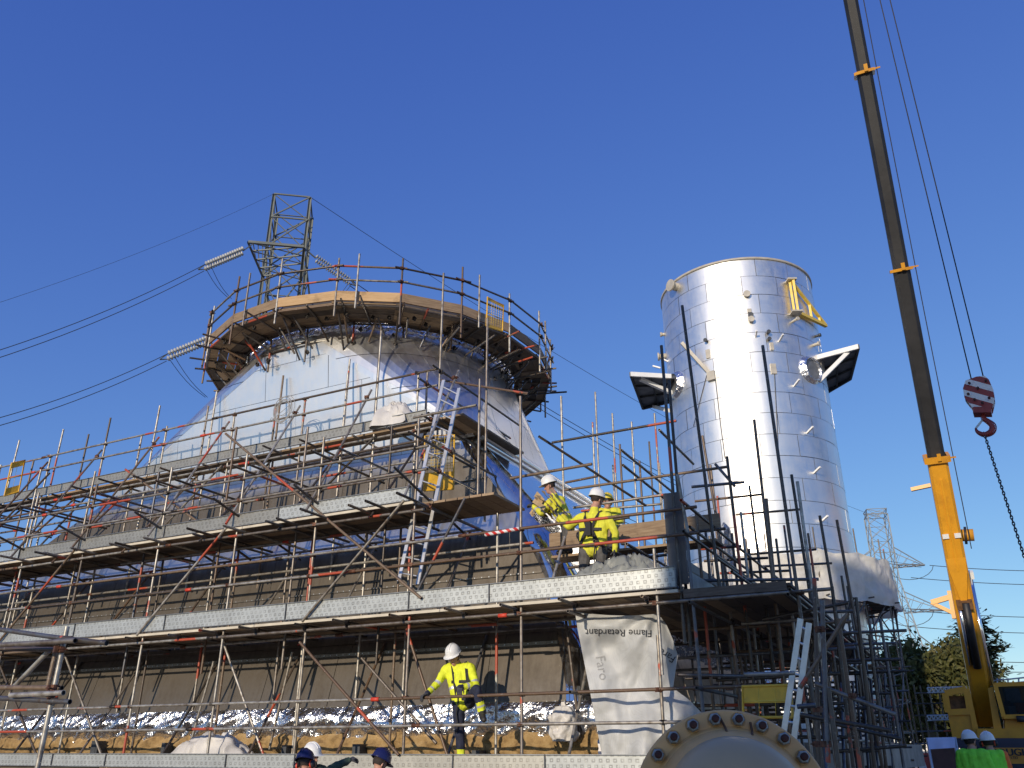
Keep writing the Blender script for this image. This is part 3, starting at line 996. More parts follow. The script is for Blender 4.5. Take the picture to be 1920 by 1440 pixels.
# patterned steel toe boards, edge strips and uprights
def toe(z0, z1, v, u0, u1, mats, seg=(2.0, 3.0, 2.6, 1.5)):
    u = u1
    while u > u0 + .1:
        e = max(u0, u - rng.choice(seg))
        m = rng.choice(mats)
        c = W((u + e) / 2, v, (z0 + z1) / 2)
        M = Matrix.Translation(c) @ UVR @ Matrix.Rotation(rng.uniform(-.02, .02), 4, 'X')
        L = round(u - e - .012, 3)
        key = f"toe{m}{L}{z1 - z0:.2f}"
        if key not in SHARED:
            b = MB(); h = z1 - z0; I = Matrix.Identity(4)
            b.box(I, L, .012, h)
            b.box(Matrix.Translation((0, -.012, h / 2 - .008)), L, .034, .012, 1)
            b.box(Matrix.Translation((0, -.012, -h / 2 + .008)), L, .034, .012, 1)
            b.box(Matrix.Translation((L / 2 - .006, -.012, 0)), .010, .03, h - .04, 1)
            me = bpy.data.meshes.new("toe_board")
            me.from_pydata([tuple(p) for p in b.v], [], b.f)
            me.materials.append(MATS[m]); me.materials.append(MATS["steel_grey"])
            me.polygons.foreach_set("material_index", b.mi); me.update()
            SHARED[key] = me
        link(bpy.data.objects.new("toe_board", SHARED[key]), fs, M)
        u = e
toe(D1 + .005, D1 + .235, 11.63, -24.5, -2.9, ["steel_board_cream", "steel_board"])
toe(D2 + .03, D2 + .33, 11.63, -24.5, -3.42, ["steel_board"])
toe(D3 + .02, D3 + .28, 11.63, -24.5, -7.95, ["steel_board", "steel_board_worn", "steel_board_worn"])
toe(D4 + .02, D4 + .24, 12.93, -25, -8.6, ["steel_board_worn", "steel_board_worn", "steel_board_cream"])
for z, v, a in ((D2, 11.60, -3.4), (D3, 11.60, -7.9)):     # pale edge of the boards under the toe board
    u = a
    while u > -24:
        board(fs, "edge_strip", max(-24.5, u - 3.9), u - .01, v - .01, v + .03, z - .045, z - .002, "beam_cream")
        u -= 3.9

# transoms: putlogs under the boards, ends sticking out towards the yard
u = -3.9
while u > -24:
    j = rng.uniform(-.12, .12)
    tb(W(u + j, 11.18 + rng.uniform(-.12, .25), 3.63), W(u + j + rng.uniform(-.03, .03), 13.5, 3.63), "transom", rng.choice(["tube_weathered", "tube_weathered", "tube_rusty"]))
    if u < -7.8:
        tb(W(u + j + .3, 11.05 + rng.uniform(-.35, .3), 5.485), W(u + j + .3, 13.5, 5.485), "transom", rng.choice(["tube_weathered", "tube_galvanised", "tube_rusty"]))
        tb(W(u + j - .2, 12.55 + rng.uniform(-.3, .25), 7.53), W(u + j - .2, 13.75, 7.53), "transom", rng.choice(["tube_weathered", "tube_galvanised", "tube_rusty"]))
    coupler(fs, W(u + j, A_V - .04, 3.60), ua, "coupler_dark")
    u -= 1.03
for u in US[2:]:
    # long tubes tying the rows together across the lifts
    tb(W(u + .06, 10.95, 5.98), W(u + .06, 13.5, 5.30), "tie_tube", "tube_weathered")
    tb(W(u + .07, 11.3, 6.72), W(u + .07, 13.6, 6.72), "tie_tube", rng.choice(["tube_weathered", "tube_rusty"]))
    # rakers from the outer row up to the guard rail of the top lift
    tb(W(u - .06, 11.45, 5.62), W(u - .06, 13.12, 8.66), "raker", rng.choice(["tube_galvanised", "tube_rusty"]))
    coupler(fs, W(u - .06, 13.0, 8.45))
for k, u in enumerate((-9.0, -11.1, -13.1, -15.3, -17.5, -19.6, -21.7)):
    # intermediate uprights, rakers and stub tubes that crowd the upper lifts
    tb(W(u, 12.30, 3.0), W(u + .03, 12.30, 7.35 + .35 * (k % 3)), "standard", rng.choice(["tube_galvanised", "tube_rusty", "tube_weathered"]))
    tb(W(u + .2, 11.6, 5.4), W(u + .2, 13.3, 7.6), "raker", rng.choice(["tube_weathered", "tube_rusty"]))
    tb(W(u + .6, 10.9 + .2 * (k % 2), 5.46), W(u + .6, 13.2, 5.46), "transom", "tube_weathered")
    tb(W(u - .3, 11.2, 6.62), W(u - .3, 13.2, 6.62), "tie_tube", "tube_weathered")
    tb(W(u + .1, 13.3, 5.9), W(u + .12, 13.3, 8.9 + .4 * (k % 2)), "standard", rng.choice(["tube_galvanised", "tube_rusty"]))
    if k % 2:
        tb(W(u - 1.0, 12.9, 5.7), W(u + 1.3, 12.9, 7.5), "brace", rng.choice(["tube_galvanised", "tube_weathered"]))
    else:
        tb(W(u - 1.1, 11.58, 3.7), W(u + .9, 11.58, 5.6), "brace", rng.choice(["tube_galvanised", "tube_rusty"]))
ledger_run(6.95, 12.3, -24.5, -8.0)
ledger_run(6.32, 12.3, -24.5, -8.2)
ledger_run(4.9, 12.75, -24.5, -6.2)
for u in US[1:]:
    tb(W(u + .10, 12.35, 3.75), W(u + .10, 13.45, 5.45), "raker", rng.choice(["tube_galvanised", "tube_rusty"]))
    tb(W(u + .55, 12.0, 1.4), W(u + .55, 13.3, 3.5), "raker", rng.choice(["tube_galvanised", "tube_weathered", "tube_rusty"]))

# face braces, read off the photograph on the plane of the outer standards
for x0, y0, x1, y1, v in ((423, 813, 790, 1122, 11.58), (562, 1204, 748, 1416, 11.58), (678, 1234, 818, 1394, 12.3), (762, 1180, 840, 1420, 12.0),
                          (414, 1191, 497, 1424, 12.0), (122, 1229, 193, 1424, 12.0), (0, 1248, 72, 1424, 12.0), (401, 1240, 357, 1394, 12.6),
                          (548, 1223, 505, 1405, 12.6), (0, 985, 93, 887, 11.9), (1060, 1155, 1090, 1400, 12.9), (235, 880, 470, 1050, 12.9)):
    tb(on_v(x0, y0, v), on_v(x1, y1, v), "brace", rng.choice(["tube_galvanised", "tube_rusty"]))
# corner: cantilevered rails and tubes running back into the depth round the end of the top lifts
for u, z, v0, v1 in ((-8.42, 8.73, 12.8, 16.6), (-8.55, 8.36, 12.5, 16.4), (-7.55, 6.58, 11.9, 15.2), (-7.62, 6.13, 11.6, 14.4), (-8.3, 7.47, 12.3, 17.6), (-7.6, 5.42, 11.3, 15.0)):
    tb(W(u, v0, z), W(u, v1, z), "ledger", "tube_weathered")
    coupler(fs, W(u, v0 + .3, z), vb)
tb(on_v(828, 713, 13.4), on_v(990, 738, 13.4), "ledger", "tube_rusty")
tb(on_v(1010, 818, 12.6), on_v(1211, 948, 14.6), "ledger", "tube_weathered")
tb(W(-8.35, 12.1, 7.35), W(-7.0, 12.1, 7.35), "ledger")
tb(on_v(957, 897, 11.9), on_v(1110, 870, 11.9), "ledger")
tb(on_v(872, 934, 11.6), on_v(762, 1150, 11.75), "brace", "tube_weathered")
# red-and-white wrapped length of guard rail
MB().tube(on_v(910, 1003, 11.64), on_v(974, 991, 11.64), 0.03).build("marker_tape", "tape_redwhite", fs)
# upright dark board and the plank on edge at the corner of the second lift
sized_box(fs, "upright_board", Matrix.Translation(W(-3.45, 11.85, 4.5)) @ UVR, 0.27, 0.05, 1.35, "brick_column")
sized_box(fs, "plank_on_edge", Matrix.Translation(W(-4.6, 13.2, 5.02)) @ UVR, 3.0, 0.045, 0.24, "board_wood")
board(fs, "deck_board", -6.1, -3.2, 13.25, 13.48, 4.72, 4.76, "board_wood")
board(fs, "deck_board", -6.1, -3.2, 13.5, 13.73, 4.72, 4.76, "board_wood")
tb(W(-6.1, 13.1, 4.86), W(-3.0, 13.1, 4.86), "ledger", "tube_rusty")
tb(on_v(1065, 1065, 13.0), on_v(1250, 1040, 13.0), "ledger")

# ================================================================== ring platform round the neck
rp = thing("ring_scaffold", "round timber platform with tube guard rails hung around the neck of the hood", "scaffold", W(UC, VC, ZN))
NS = 20
ZP = 10.90
RO, RI = 4.62, 3.68
def rpt(a, r, z):
    return W(UC + r * math.cos(a), VC + r * math.sin(a), z)
A0 = -math.pi / 2 + 0.08
for i in range(NS):
    a, b = A0 + 2 * math.pi * i / NS, A0 + 2 * math.pi * (i + 1) / NS
    # four boards per bay, concentric
    for k in range(4):
        r0 = RI + (RO - RI) * k / 4 + .006; r1 = RI + (RO - RI) * (k + 1) / 4 - .006
        z = ZP + (0.02 if i % 2 else 0) + rng.uniform(-.004, .004)
        P = [rpt(a - .02, r0, z), rpt(a - .02, r1, z), rpt(b + .02, r1, z), rpt(b + .02, r0, z)]
        MB().slab(P, UP, .038).build("deck_board", rng.choice(["board_wood", "board_dark", "board_wood"]), rp)
    # toe boards on edge
    p, q = rpt(a, RO + .02, ZP + .15), rpt(b, RO + .02, ZP + .15)
    M = frame(p, q)
    front = abs(((a + b) / 2 + math.pi / 2 + math.pi) % (2 * math.pi) - math.pi)
    sized_box(rp, "toe_board", M @ Matrix.Translation((0, 0, (q - p).length / 2)) @ Matrix.Rotation(math.pi / 2, 4, 'Y'), round((q - p).length + .03, 3), .235, .04,
              "board_pale" if i in (0, 1) else "board_wood")
    # edge batten
    p, q = rpt(a, RO - .02, ZP - .06), rpt(b, RO - .02, ZP - .06)
    tube(rp, "edge_tube", p, q, mat=rng.choice(["tube_rusty", "tube_weathered"]))
    p, q = rpt(a - .05, RI + .12, ZP - .10), rpt(b + .05, RI + .12, ZP - .10)
    tube(rp, "inner_ledger", p, q, mat="tube_weathered")
    p, q = rpt(a - .05, RI - .02, ZP - .42), rpt(b + .05, RI - .02, ZP - .42)
    tube(rp, "inner_ledger", p, q, mat=rng.choice(["tube_weathered", "tube_galvanised"]))
    # guard rails overshoot the uprights
    for z in (ZP + .54, ZP + .90):
        o1, o2 = rng.uniform(.05, .22), rng.uniform(.05, .22)
        p, q = rpt(a, RO + .07, z), rpt(b, RO + .07, z)
        d = (q - p).normalized()
        tube(rp, "guard_rail", p - d * o1, q + d * o2, mat=rng.choice(["tube_galvanised", "tube_galvanised", "tube_rusty", "tube_weathered"]))
        coupler(rp, rpt(a, RO + .06, z))
    tube(rp, "standard", rpt(a, RO + .03, ZP - .35 - rng.uniform(0, .3)), rpt(a, RO + .03, ZP + 1.08 + rng.uniform(0, .25)), mat=rng.choice(["tube_galvanised", "tube_galvanised", "tube_rusty"]))
    if i % 2:
        c = a + .10
        tube(rp, "standard", rpt(c, RO + .05, ZP - .2), rpt(c, RO + .05, ZP + 1.22), mat=rng.choice(["tube_galvanised", "tube_rusty"]))
    # transoms, hangers and brackets on the underside
    for c in (a + .02, (a + b) / 2):
        tube(rp, "transom", rpt(c, RI - .06, ZP - .075), rpt(c + rng.uniform(-.03, .03), RO + rng.uniform(.05, .4), ZP - .075), mat=rng.choice(["tube_weathered", "tube_weathered", "tube_rusty"]))
    tube(rp, "raker", rpt(a, RI - .06, ZP - .85), rpt(a, RO - .25, ZP - .10), mat="tube_weathered")
    tube(rp, "hanger", rpt(a + .05, RI, ZP - .95), rpt(a + .05, RI, ZP + .0), mat=rng.choice(["tube_weathered", "tube_rusty"]))
    for k in range(3):
        coupler(rp, rpt(a + rng.uniform(-.05, .12), RI + rng.uniform(0, .2), ZP - rng.uniform(.15, .9)), vb, "coupler_dark")
# spiky tube ends on the far right side
for i in range(34):                    # crowded hangers, ties and clips on the underside
    c = -math.pi * .98 + i * math.pi * 1.22 / 34 + rng.uniform(-.03, .03)
    r0, r1 = RI + rng.uniform(-.05, .2), RI + rng.uniform(.2, .8)
    tube(rp, "tie_tube", rpt(c, r0, ZP - rng.uniform(.35, .75)), rpt(c + rng.uniform(-.10, .10), r1, ZP - rng.uniform(.08, .2)), mat=rng.choice(["tube_weathered", "tube_weathered", "tube_rusty"]))
    coupler(rp, rpt(c + .02, r1, ZP - .14), vb, "coupler_dark")
for i in range(7):
    c = -0.55 + i * 0.16
    tube(rp, "transom", rpt(c, RI, ZP - .45 - .08 * (i % 3)), rpt(c - .03, RO + .35 + rng.uniform(-.15, .2), ZP - .45 - .08 * (i % 3)), mat="tube_weathered")

# ================================================================== chimney stack
CH = on_D(1383, 600, 32); CHX, CHY = CH.x, CH.y
CR = 3.02
CHTOP = 19.03
stack = thing("chimney_stack", "tall bright aluminium-clad chimney stack with staggered sheet courses", "chimney", (CHX, CHY, 0))
facing = math.atan2(-CHY, -CHX)
NSH = 14
ROW = 0.80
nrow = int((CHTOP - 4.5) / ROW)
SM = {}
def stack_sheet(dr):
    """one curved sheet (shared mesh), local frame at the stack axis"""
    key = ("sheet", dr)
    if key not in SM:
        b = MB()
        w = 2 * math.pi / NSH
        n = 7
        r = CR + dr * 0.004
        vs, fs_ = [], []
        for z in (0.010, ROW - .008):
            for i in range(n + 1):
                a = (-w / 2 + .0035) + (w - .007) * i / n
                vs.append((r * math.cos(a), r * math.sin(a), z))
        for i in range(n):
            fs_.append((i, i + 1, n + 2 + i, n + 1 + i))
        o = len(vs)
        b.add(vs, fs_, 0, True)
        b.add([(p[0] * (r - .006) / r, p[1] * (r - .006) / r, p[2]) for p in vs], [tuple(reversed(f)) for f in fs_], 0, True)
        for i in range(n):
            q = [vs[i], vs[i + 1]]
            b.add([q[0], q[1]] + [(p[0] * (r - .006) / r, p[1] * (r - .006) / r, p[2]) for p in q[::-1]], [(0, 3, 2, 1)])
        q = [vs[0], vs[n + 1]]
        b.add([q[0], q[1]] + [(p[0] * (r - .006) / r, p[1] * (r - .006) / r, p[2]) for p in q[::-1]], [(0, 1, 2, 3)])
        me = bpy.data.meshes.new("stack_sheet")
        me.from_pydata([tuple(p) for p in b.v], [], b.f)
        me.materials.append(MATS["cladding_stack"])
        me.polygons.foreach_set("use_smooth", b.sm); me.update()
        SM[key] = me
    return SM[key]
for r in range(nrow):
    z = CHTOP - (r + 1) * ROW
    for c in range(NSH):
        a = 2 * math.pi * (c + (0.5 if r % 2 else 0)) / NSH + 0.03 * math.sin(r * 1.7)
        da = (a - facing + math.pi) % (2 * math.pi) - math.pi
        if abs(da) > rad(115):
            continue
        M = Matrix.Translation((CHX, CHY, z)) @ Matrix.Rotation(a, 4, 'Z') @ Matrix.Rotation(rng.uniform(-.0010, .0010), 4, 'Y')
        link(bpy.data.objects.new("stack_sheet", stack_sheet((r + c) % 3)), stack, M)
Mc = Matrix.Translation((CHX, CHY, 0))
MB().lathe(Mc, [(CR - .03, 0), (CR - .03, CHTOP - .01), (CR - .30, CHTOP - .01), (CR - .30, CHTOP - 1.5), (0, CHTOP - 1.5)], 72).build("stack_shell", "steel_galv", stack)
MB().lathe(Mc, [(CR - .02, CHTOP - .06), (CR + .05, CHTOP - .06), (CR + .05, CHTOP + .03), (CR - .02, CHTOP + .03), (CR - .02, CHTOP - .06)], 72).build("rim", "cream_bracket", stack)

def on_stack(px, py, out=0.0):
    """point on the stack surface seen at a pixel"""
    d = ray(px, py).normalized()
    ox, oy = -CHX, -CHY
    A = d.x ** 2 + d.y ** 2; B = 2 * (d.x * ox + d.y * oy); C_ = ox * ox + oy * oy - CR * CR
    disc = max(0.0, B * B - 4 * A * C_)
    t = (-B - math.sqrt(disc)) / (2 * A)
    p = CAMP + d * t
    n = Vector((p.x - CHX, p.y - CHY, 0)).normalized()
    return p + n * out, n
def nozzle(px, py, L, r, mat="cream_bracket", flange=True, slope=0.0):
    p, n = on_stack(px, py)
    d = (n + UP * slope).normalized()
    b = MB().tube(p - d * .1, p + d * L, r, n=12)
    if flange:
        b.tube(p + d * (L - .04), p + d * (L + .03), r * 1.45, n=14)
    b.build("nozzle", mat, stack)
nozzle(1268, 538, .30, .17)
nozzle(1400, 553, .10, .09)
nozzle(1407, 593, .12, .07, "steel_dark"); nozzle(1408, 601, .14, .08, "cream_bracket")
nozzle(1485, 604, .32, .05, "cream_bracket")
nozzle(1246, 668, .25, .12); nozzle(1246, 627, .15, .07)
nozzle(1524, 648, .25, .06, "cream_bracket"); nozzle(1528, 631, .2, .05, "steel_dark")
nozzle(1326, 640, .15, .05, "steel_dark"); nozzle(1439, 625, .15, .05, "steel_dark"); nozzle(1441, 637, .1, .05, "steel_dark")
for x, y, w, h in ((1328, 664, .16, .36), (1450, 692, .20, .40), (1447, 650, .12, .3), (1405, 583, .15, .15)):
    p, n = on_stack(x, y)
    M = frame(p, p + n)
    sized_box(stack, "lug_plate", M, w, h, .10, "cream_bracket")
for x0, y0, x1, y1, o in ((1461, 640, 1479, 628, .35), (1489, 724, 1515, 709, .35), (1513, 812, 1528, 806, .35), (1526, 887, 1541, 883, .35), (1540, 978, 1556, 973, .35),
                          (1238, 690, 1256, 689, .3), (1252, 678, 1275, 682, .2), (1417, 632, 1421, 625, .3)):
    p, n = on_stack(x0, y0)
    q, n2 = on_stack(x1, y1, .30)
    MB().bar(p, p + n * o + UP * .12, .06, .06).build("clip_bracket", "white_paint", stack)
# long bracket arm fixed at its foot
p, n = on_stack(1335, 706); q, n2 = on_stack(1297, 650, .55)
MB().bar(p, q, .12, .12).build("bracket_arm", "cream_bracket", stack)
MB().box(frame(p, p + n), .3, .35, .25).build("bracket_foot", "cream_bracket", stack)
# yellow lifting davit
ydm = []
pa, na = on_stack(1472, 530, .18); pb, nb = on_stack(1486, 588, .18)
pa.x, pa.y = pb.x, pb.y
arm = (Vector((0.93, -0.25, 0))).normalized()
tip = on_z(1549, 611, pb.z)
arm = (tip - pb).normalized()
dv = MB()
side = arm.cross(UP)
dv.bar(pa - side * .06, pb - side * .06, .09, .09); dv.bar(pa + side * .10, pb + side * .10, .09, .09)
dv.build("davit_post", "yellow_bracket", stack)
d2 = MB(); d2.bar(pa, tip, .10, .10); d2.bar(pb, tip, .12, .12)
m1 = pb.lerp(tip, .52); d2.bar(m1, pa.lerp(tip, .52), .09, .09)
m1 = pb.lerp(tip, .80); d2.bar(m1, pa.lerp(tip, .80), .07, .07)
d2.build("davit_arm", "yellow_bracket", stack)
d3 = MB(); d3.box(Matrix.Translation(pa + UP * .04), .34, .34, .06); d3.box(Matrix.Translation(pb - UP * .05), .40, .40, .06)
d3.build("davit_plate", "cream_bracket", stack)
# cantilevered access platforms on both flanks, seen from below
def flank_platform(pxc, corners, struts, n_ribs):
    """corners: pixels of the platform's four corners at its own level"""
    root = MB()
    P = [c for c in corners]
    nrm = UP
    MB().slab([p for p in P], UP, .03).build("platform_grating", "steel_grey", stack)
    for k in range(4):
        a, b = P[k], P[(k + 1) % 4]
        MB().bar(a - UP * .06, b - UP * .06, .08, .18).build("platform_frame", "white_paint" if k == 0 else "steel_dark", stack)
    for k in range(1, n_ribs):
        t = k / n_ribs
        MB().bar(P[0].lerp(P[1], t) - UP * .07, P[3].lerp(P[2], t) - UP * .07, .05, .12).build("platform_rib", "steel_dark", stack)
    for k in range(1, 3):
        t = k / 3
        MB().bar(P[0].lerp(P[3], t) - UP * .06, P[1].lerp(P[2], t) - UP * .06, .04, .10).build("platform_rib", "steel_dark", stack)
    for a, b in struts:
        MB().bar(a, b, .14, .14).build("platform_strut", "white_paint", stack)
zr = on_stack(1530, 690)[0].z
def onz(px, py, z):
    return on_z(px, py, z)
zt_r = on_D(1560, 670, 31.2).z
PR = [on_z(1530, 668, zt_r), on_z(1609, 647, zt_r), on_z(1594, 706, zt_r), on_z(1545, 735, zt_r)]
flank_platform(None, PR, [(on_stack(1533, 716, .05)[0], on_z(1590, 655, zt_r) - UP * .1)], 2)
zt_l = on_D(1215, 715, 30.6).z
PL = [on_z(1258, 703, zt_l), on_z(1182, 699, zt_l), on_z(1205, 762, zt_l), on_z(1262, 748, zt_l)]
flank_platform(None, PL, [(on_stack(1264, 738, .05)[0], on_z(1200, 706, zt_l) - UP * .1), (on_stack(1258, 770, .05)[0], on_z(1225, 758, zt_l) - UP * .1)], 2)
# rolled collars of foil round the platform mountings
for px, py in ((1268, 722), (1519, 694)):
    p, n = on_stack(px, py)
    M = frame(p - n * .15, p + n)
    MB().lathe(M, [(.58, .10), (.54, .18), (.47, .28), (.44, .34), (.42, .30), (.40, .1)], 28).build("mounting_collar", "foil", stack)
    MB().lathe(M, [(.0, .24), (.42, .24)], 20).build("mounting_pad", "steel_grey", stack)
# two thin cables down the face of the stack
for pts in (((1326, 703), (1310, 765), (1301, 800)), ((1342, 712), (1352, 800), (1360, 860)), ((1452, 700), (1457, 800), (1460, 860))):
    MB().path([on_stack(x, y, .03)[0] for x, y in pts], .012, 6).build("cable", "wire_dark", stack)

# ================================================================== scaffold around the foot of the stack
ss = thing("stack_scaffold", "dark tube scaffold with a white-sheeted ring platform around the foot of the chimney stack", "scaffold", (CHX, CHY, 0))
NB = 16
def sp(a, r, z):
    return Vector((CHX + r * math.cos(a), CHY + r * math.sin(a), z))
SR, SI = 3.98, 3.25
SZ = 6.25
SH = 1.30
for i in range(NB):
    a = 2 * math.pi * i / NB + .1; b = 2 * math.pi * (i + 1) / NB + .1
    p = [sp(a, SI, SZ), sp(a, SR, SZ), sp(b, SR, SZ), sp(b, SI, SZ)]
    MB().slab(p, UP, .05).build("deck_board", "board_dark", ss)
    for r, dz in ((SR, 0), (SI, 0)):
        tube(ss, "standard", sp(a, r, 0), sp(a, r, SZ + (1.9 if r == SR else .2) + rng.uniform(-.1, .2)), mat=rng.choice(["tube_weathered", "tube_weathered", "tube_rusty"]))
        for z in (0.4, 1.3, 2.2, 3.1, 4.0, 5.0, SZ - .12):
            tube(ss, "ledger", sp(a - .04, r, z + rng.uniform(-.05, .05)), sp(b + .04, r, z + rng.uniform(-.05, .05)), mat=rng.choice(["tube_weathered", "tube_weathered", "tube_rusty", "tube_galvanised"]))
    for z in (1.5, 4.1, SZ - .16):
        tube(ss, "transom", sp(a + .02, SI - .2, z), sp(a + .02, SR + .3, z), mat="tube_weathered")
    tube(ss, "brace", sp(a, SR + .05, .3 if i % 2 else 4.0), sp(b, SR + .05, 3.9 if i % 2 else SZ - .2), mat="tube_weathered")
    tube(ss, "brace", sp(a, SR - .05, SZ - 1.3), sp(b, SR - .05, SZ - .1), mat="tube_weathered")
    # sheeting panel, sagging between its posts
    def cloth(s, t, a=a, b=b, i=i):
        an = a + (b - a) * s
        sag = math.sin(math.pi * s)
        r = SR + .08 + .10 * sag * (1 - t) + .12 * noise.noise(Vector((an * 7, t * 3, 2))) + .07 * (.5 - abs(noise.noise(Vector((an * 16, t * 7, 5)))))
        z = SZ - .25 + (SH + .25 + .12 * noise.noise(Vector((i * 1.7, 0, 0))) - .13 * sag) * t - .08 * sag * (1 - t) * (1 + noise.noise(Vector((i * 3.1, 1, 0))))
        return sp(an, r, z)
    MB().grid(cloth, 26, 24).build("sheeting", "sheet_tower", ss)
    tube(ss, "guard_rail", sp(a, SR, SZ + .75), sp(b, SR, SZ + .75), mat="tube_weathered")

# ================================================================== scaffold down the right-hand side of the hood
rs = thing("side_scaffold", "shaded tube scaffold running back along the side of the hood towards the chimney stack", "scaffold", W(-2.5, 15, 0))
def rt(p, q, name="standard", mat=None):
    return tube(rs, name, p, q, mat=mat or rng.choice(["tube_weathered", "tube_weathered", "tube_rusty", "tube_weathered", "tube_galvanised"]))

def vert(px, py, v, z0=0.0, lean=None, mat=None):
    """standard whose top is seen at a pixel, at depth v"""
    p = on_v(px, py, v)
    q = Vector((p.x, p.y, z0))
    if lean:
        q = on_v(lean[0], lean[1], v)
        d = (q - p); q = p + d * ((p.z - z0) / max(.1, p.z - q.z))
    return rt(q, p, "standard", mat)
# front corner standards and the tall ones
vert(1240, 648, 11.75, 3.0, None, "tube_weathered")
vert(1254, 713, 12.15, 3.0, None, "tube_weathered")
vert(1279, 573, 12.05, 3.6, (1343, 1055), "tube_weathered")
vert(1430, 648, 11.72, 0.0, (1503, 1165), "tube_weathered")
rt(W(-3.21, 11.7, 0), on_v(1290, 1030, 11.7) + UP * .3)
rt(on_v(1290, 1000, 11.65), on_v(1270, 890, 11.65))
for px, py, v, lx, ly in ((1414, 787, 13.2, 1449, 1090), (1437, 935, 13.6, 1452, 1090), (1484, 890, 13.6, 1511, 1065), (1495, 903, 12.6, 1525, 1120),
                          (1537, 967, 14.6, 1558, 1090), (1569, 975, 14.6, 1592, 1100), (1317, 817, 15.0, 1331, 900), (1363, 856, 13.2, 1386, 1050),
                          (1405, 910, 16.5, 1427, 1088), (1389, 960, 15.2, 1402, 1080), (1332, 872, 16, 1342, 960), (1345, 930, 18, 1352, 1010)):
    vert(px, py, v, 0.0, (lx, ly))
# slim standards against the sky between hood and stack
for px, py, v in ((1052, 743, 15.4), (1111, 792, 18.5), (1116, 735, 19.5), (1148, 775, 19.5), (1184, 791, 19.5), (1162, 833, 16.6), (1217, 828, 20.5), (1227, 775, 19.2),
                  (1199, 864, 17.2), (1149, 872, 22.0), (1236, 868, 21.0)):
    vert(px, py, v, 1.0, None, rng.choice(["tube_galvanised", "tube_rusty", "tube_galvanised"]))
# cross tubes
for x0, y0, x1, y1, v, m in ((1035, 830, 1268, 789, 13.9, None), (1059, 919, 1365, 875, 13.6, "tube_rusty"), (1297, 913, 1396, 904, 13.3, "tube_weathered"),
                             (1303, 940, 1428, 927, 16.4, "tube_rusty"), (1075, 952, 1250, 927, 13.8, None), (1060, 905, 1120, 893, 15.0, "tube_rusty"),
                             (1341, 870, 1378, 912, 13.25, "tube_weathered"), (1090, 958, 1240, 945, 15.5, None), (1085, 985, 1180, 970, 14.5, "tube_weathered"),
                             (1215, 1090, 1535, 1086, 13.0, "tube_weathered"), (1430, 1162, 1590, 1130, 12.6, "tube_weathered"), (1460, 1150, 1600, 1146, 14.0, "tube_weathered"),
                             (1380, 965, 1500, 955, 17.5, "tube_rusty"), (1270, 1265, 1400, 1268, 12.3, "tube_weathered"), (1390, 1170, 1530, 1160, 13.0, "tube_galvanised")):
    rt(on_v(x0, y0, v), on_v(x1, y1, v), "ledger", m)
# rails running back along the side at two heights, and ledgers under the boards
for u in (-3.2, -1.87):
    for z in (4.47, 4.92) if u < -3 else (3.56,):
        rt(W(u, 11.4, z), W(u, 17.2, z), "guard_rail", "tube_weathered"); rt(W(u + .03, 16.9, z), W(u + .03, 23.5, z), "guard_rail", "tube_weathered")
for u in (-5.0, -3.2, -1.9):
    for z in (1.25, 2.4, 3.5):
        rt(W(u, 11.4, z), W(u, 17.5, z), "ledger", "tube_weathered"); rt(W(u, 17.4, z), W(u, 24.5, z), "ledger", "tube_weathered")
for px0, py0, px1, py1, u in ((1165, 844, 1260, 922, -4.6), (1168, 872, 1247, 936, -4.6), (1236, 806, 1300, 870, -3.9)):
    rt(on_u(px0, py0, u), on_u(px1, py1, u), "guard_rail", "tube_weathered")
for v in (13.7, 15.7, 17.7, 19.7, 21.7, 23.7):
    for u in (-5.0, -3.2, -1.88):
        top = (3.7 if u > -1.9 else 4.0) + rng.uniform(-.3, 1.1) * (v > 14 and u < -1)
        rt(W(u, v, 0), W(u + rng.uniform(-.02, .02), v, top))
        coupler(rs, W(u, v, 3.5), vb, "coupler_dark"); coupler(rs, W(u, v, 2.4), vb, "coupler_dark")
    for z in (0.6, 1.25, 2.3, 3.0, 3.45):
        rt(W(-5.2, v + .05, z), W(-1.6 + rng.uniform(-.2, .25), v + .05, z + rng.uniform(-.04, .04)), "transom", rng.choice(["tube_weathered", "tube_rusty"]))
    rt(W(-1.88, v - 2, .3), W(-1.88, v, 3.4), "brace", "tube_weathered")
    rt(W(-3.2, v, .3), W(-1.88, v + .02, 3.4), "brace", "tube_weathered")
for z in (0.6, 1.8, 3.0):
    rt(W(-1.84, 13.2, z), W(-1.84, 24.2, z), "ledger")
# side deck, underside seen from the yard
v = 11.75
for r in range(13):
    u0 = -4.95 + r * .235
    for a, b in ((11.72, 15.6), (15.62, 19.5), (19.52, 23.4)):
        sized_box(rs, "deck_board", Matrix.Translation(W(u0 + .1125, (a + b) / 2, 3.69 + rng.uniform(-.004, .004))) @ UVR, .225, round(b - a - .01, 2), .038, rng.choice(["board_dark", "board_dark", "board_wood"]))
for a, b in ((11.9, 14.8), (14.85, 17.8), (17.85, 20.8)):
    sized_box(rs, "toe_board", Matrix.Translation(W(-3.30, (a + b) / 2, 3.86)) @ UVR, .03, b - a - .02, .28, "steel_grey")
board(rs, "fascia_board", -3.35, -1.95, 11.66, 11.70, 3.60, 3.72, "board_dark")
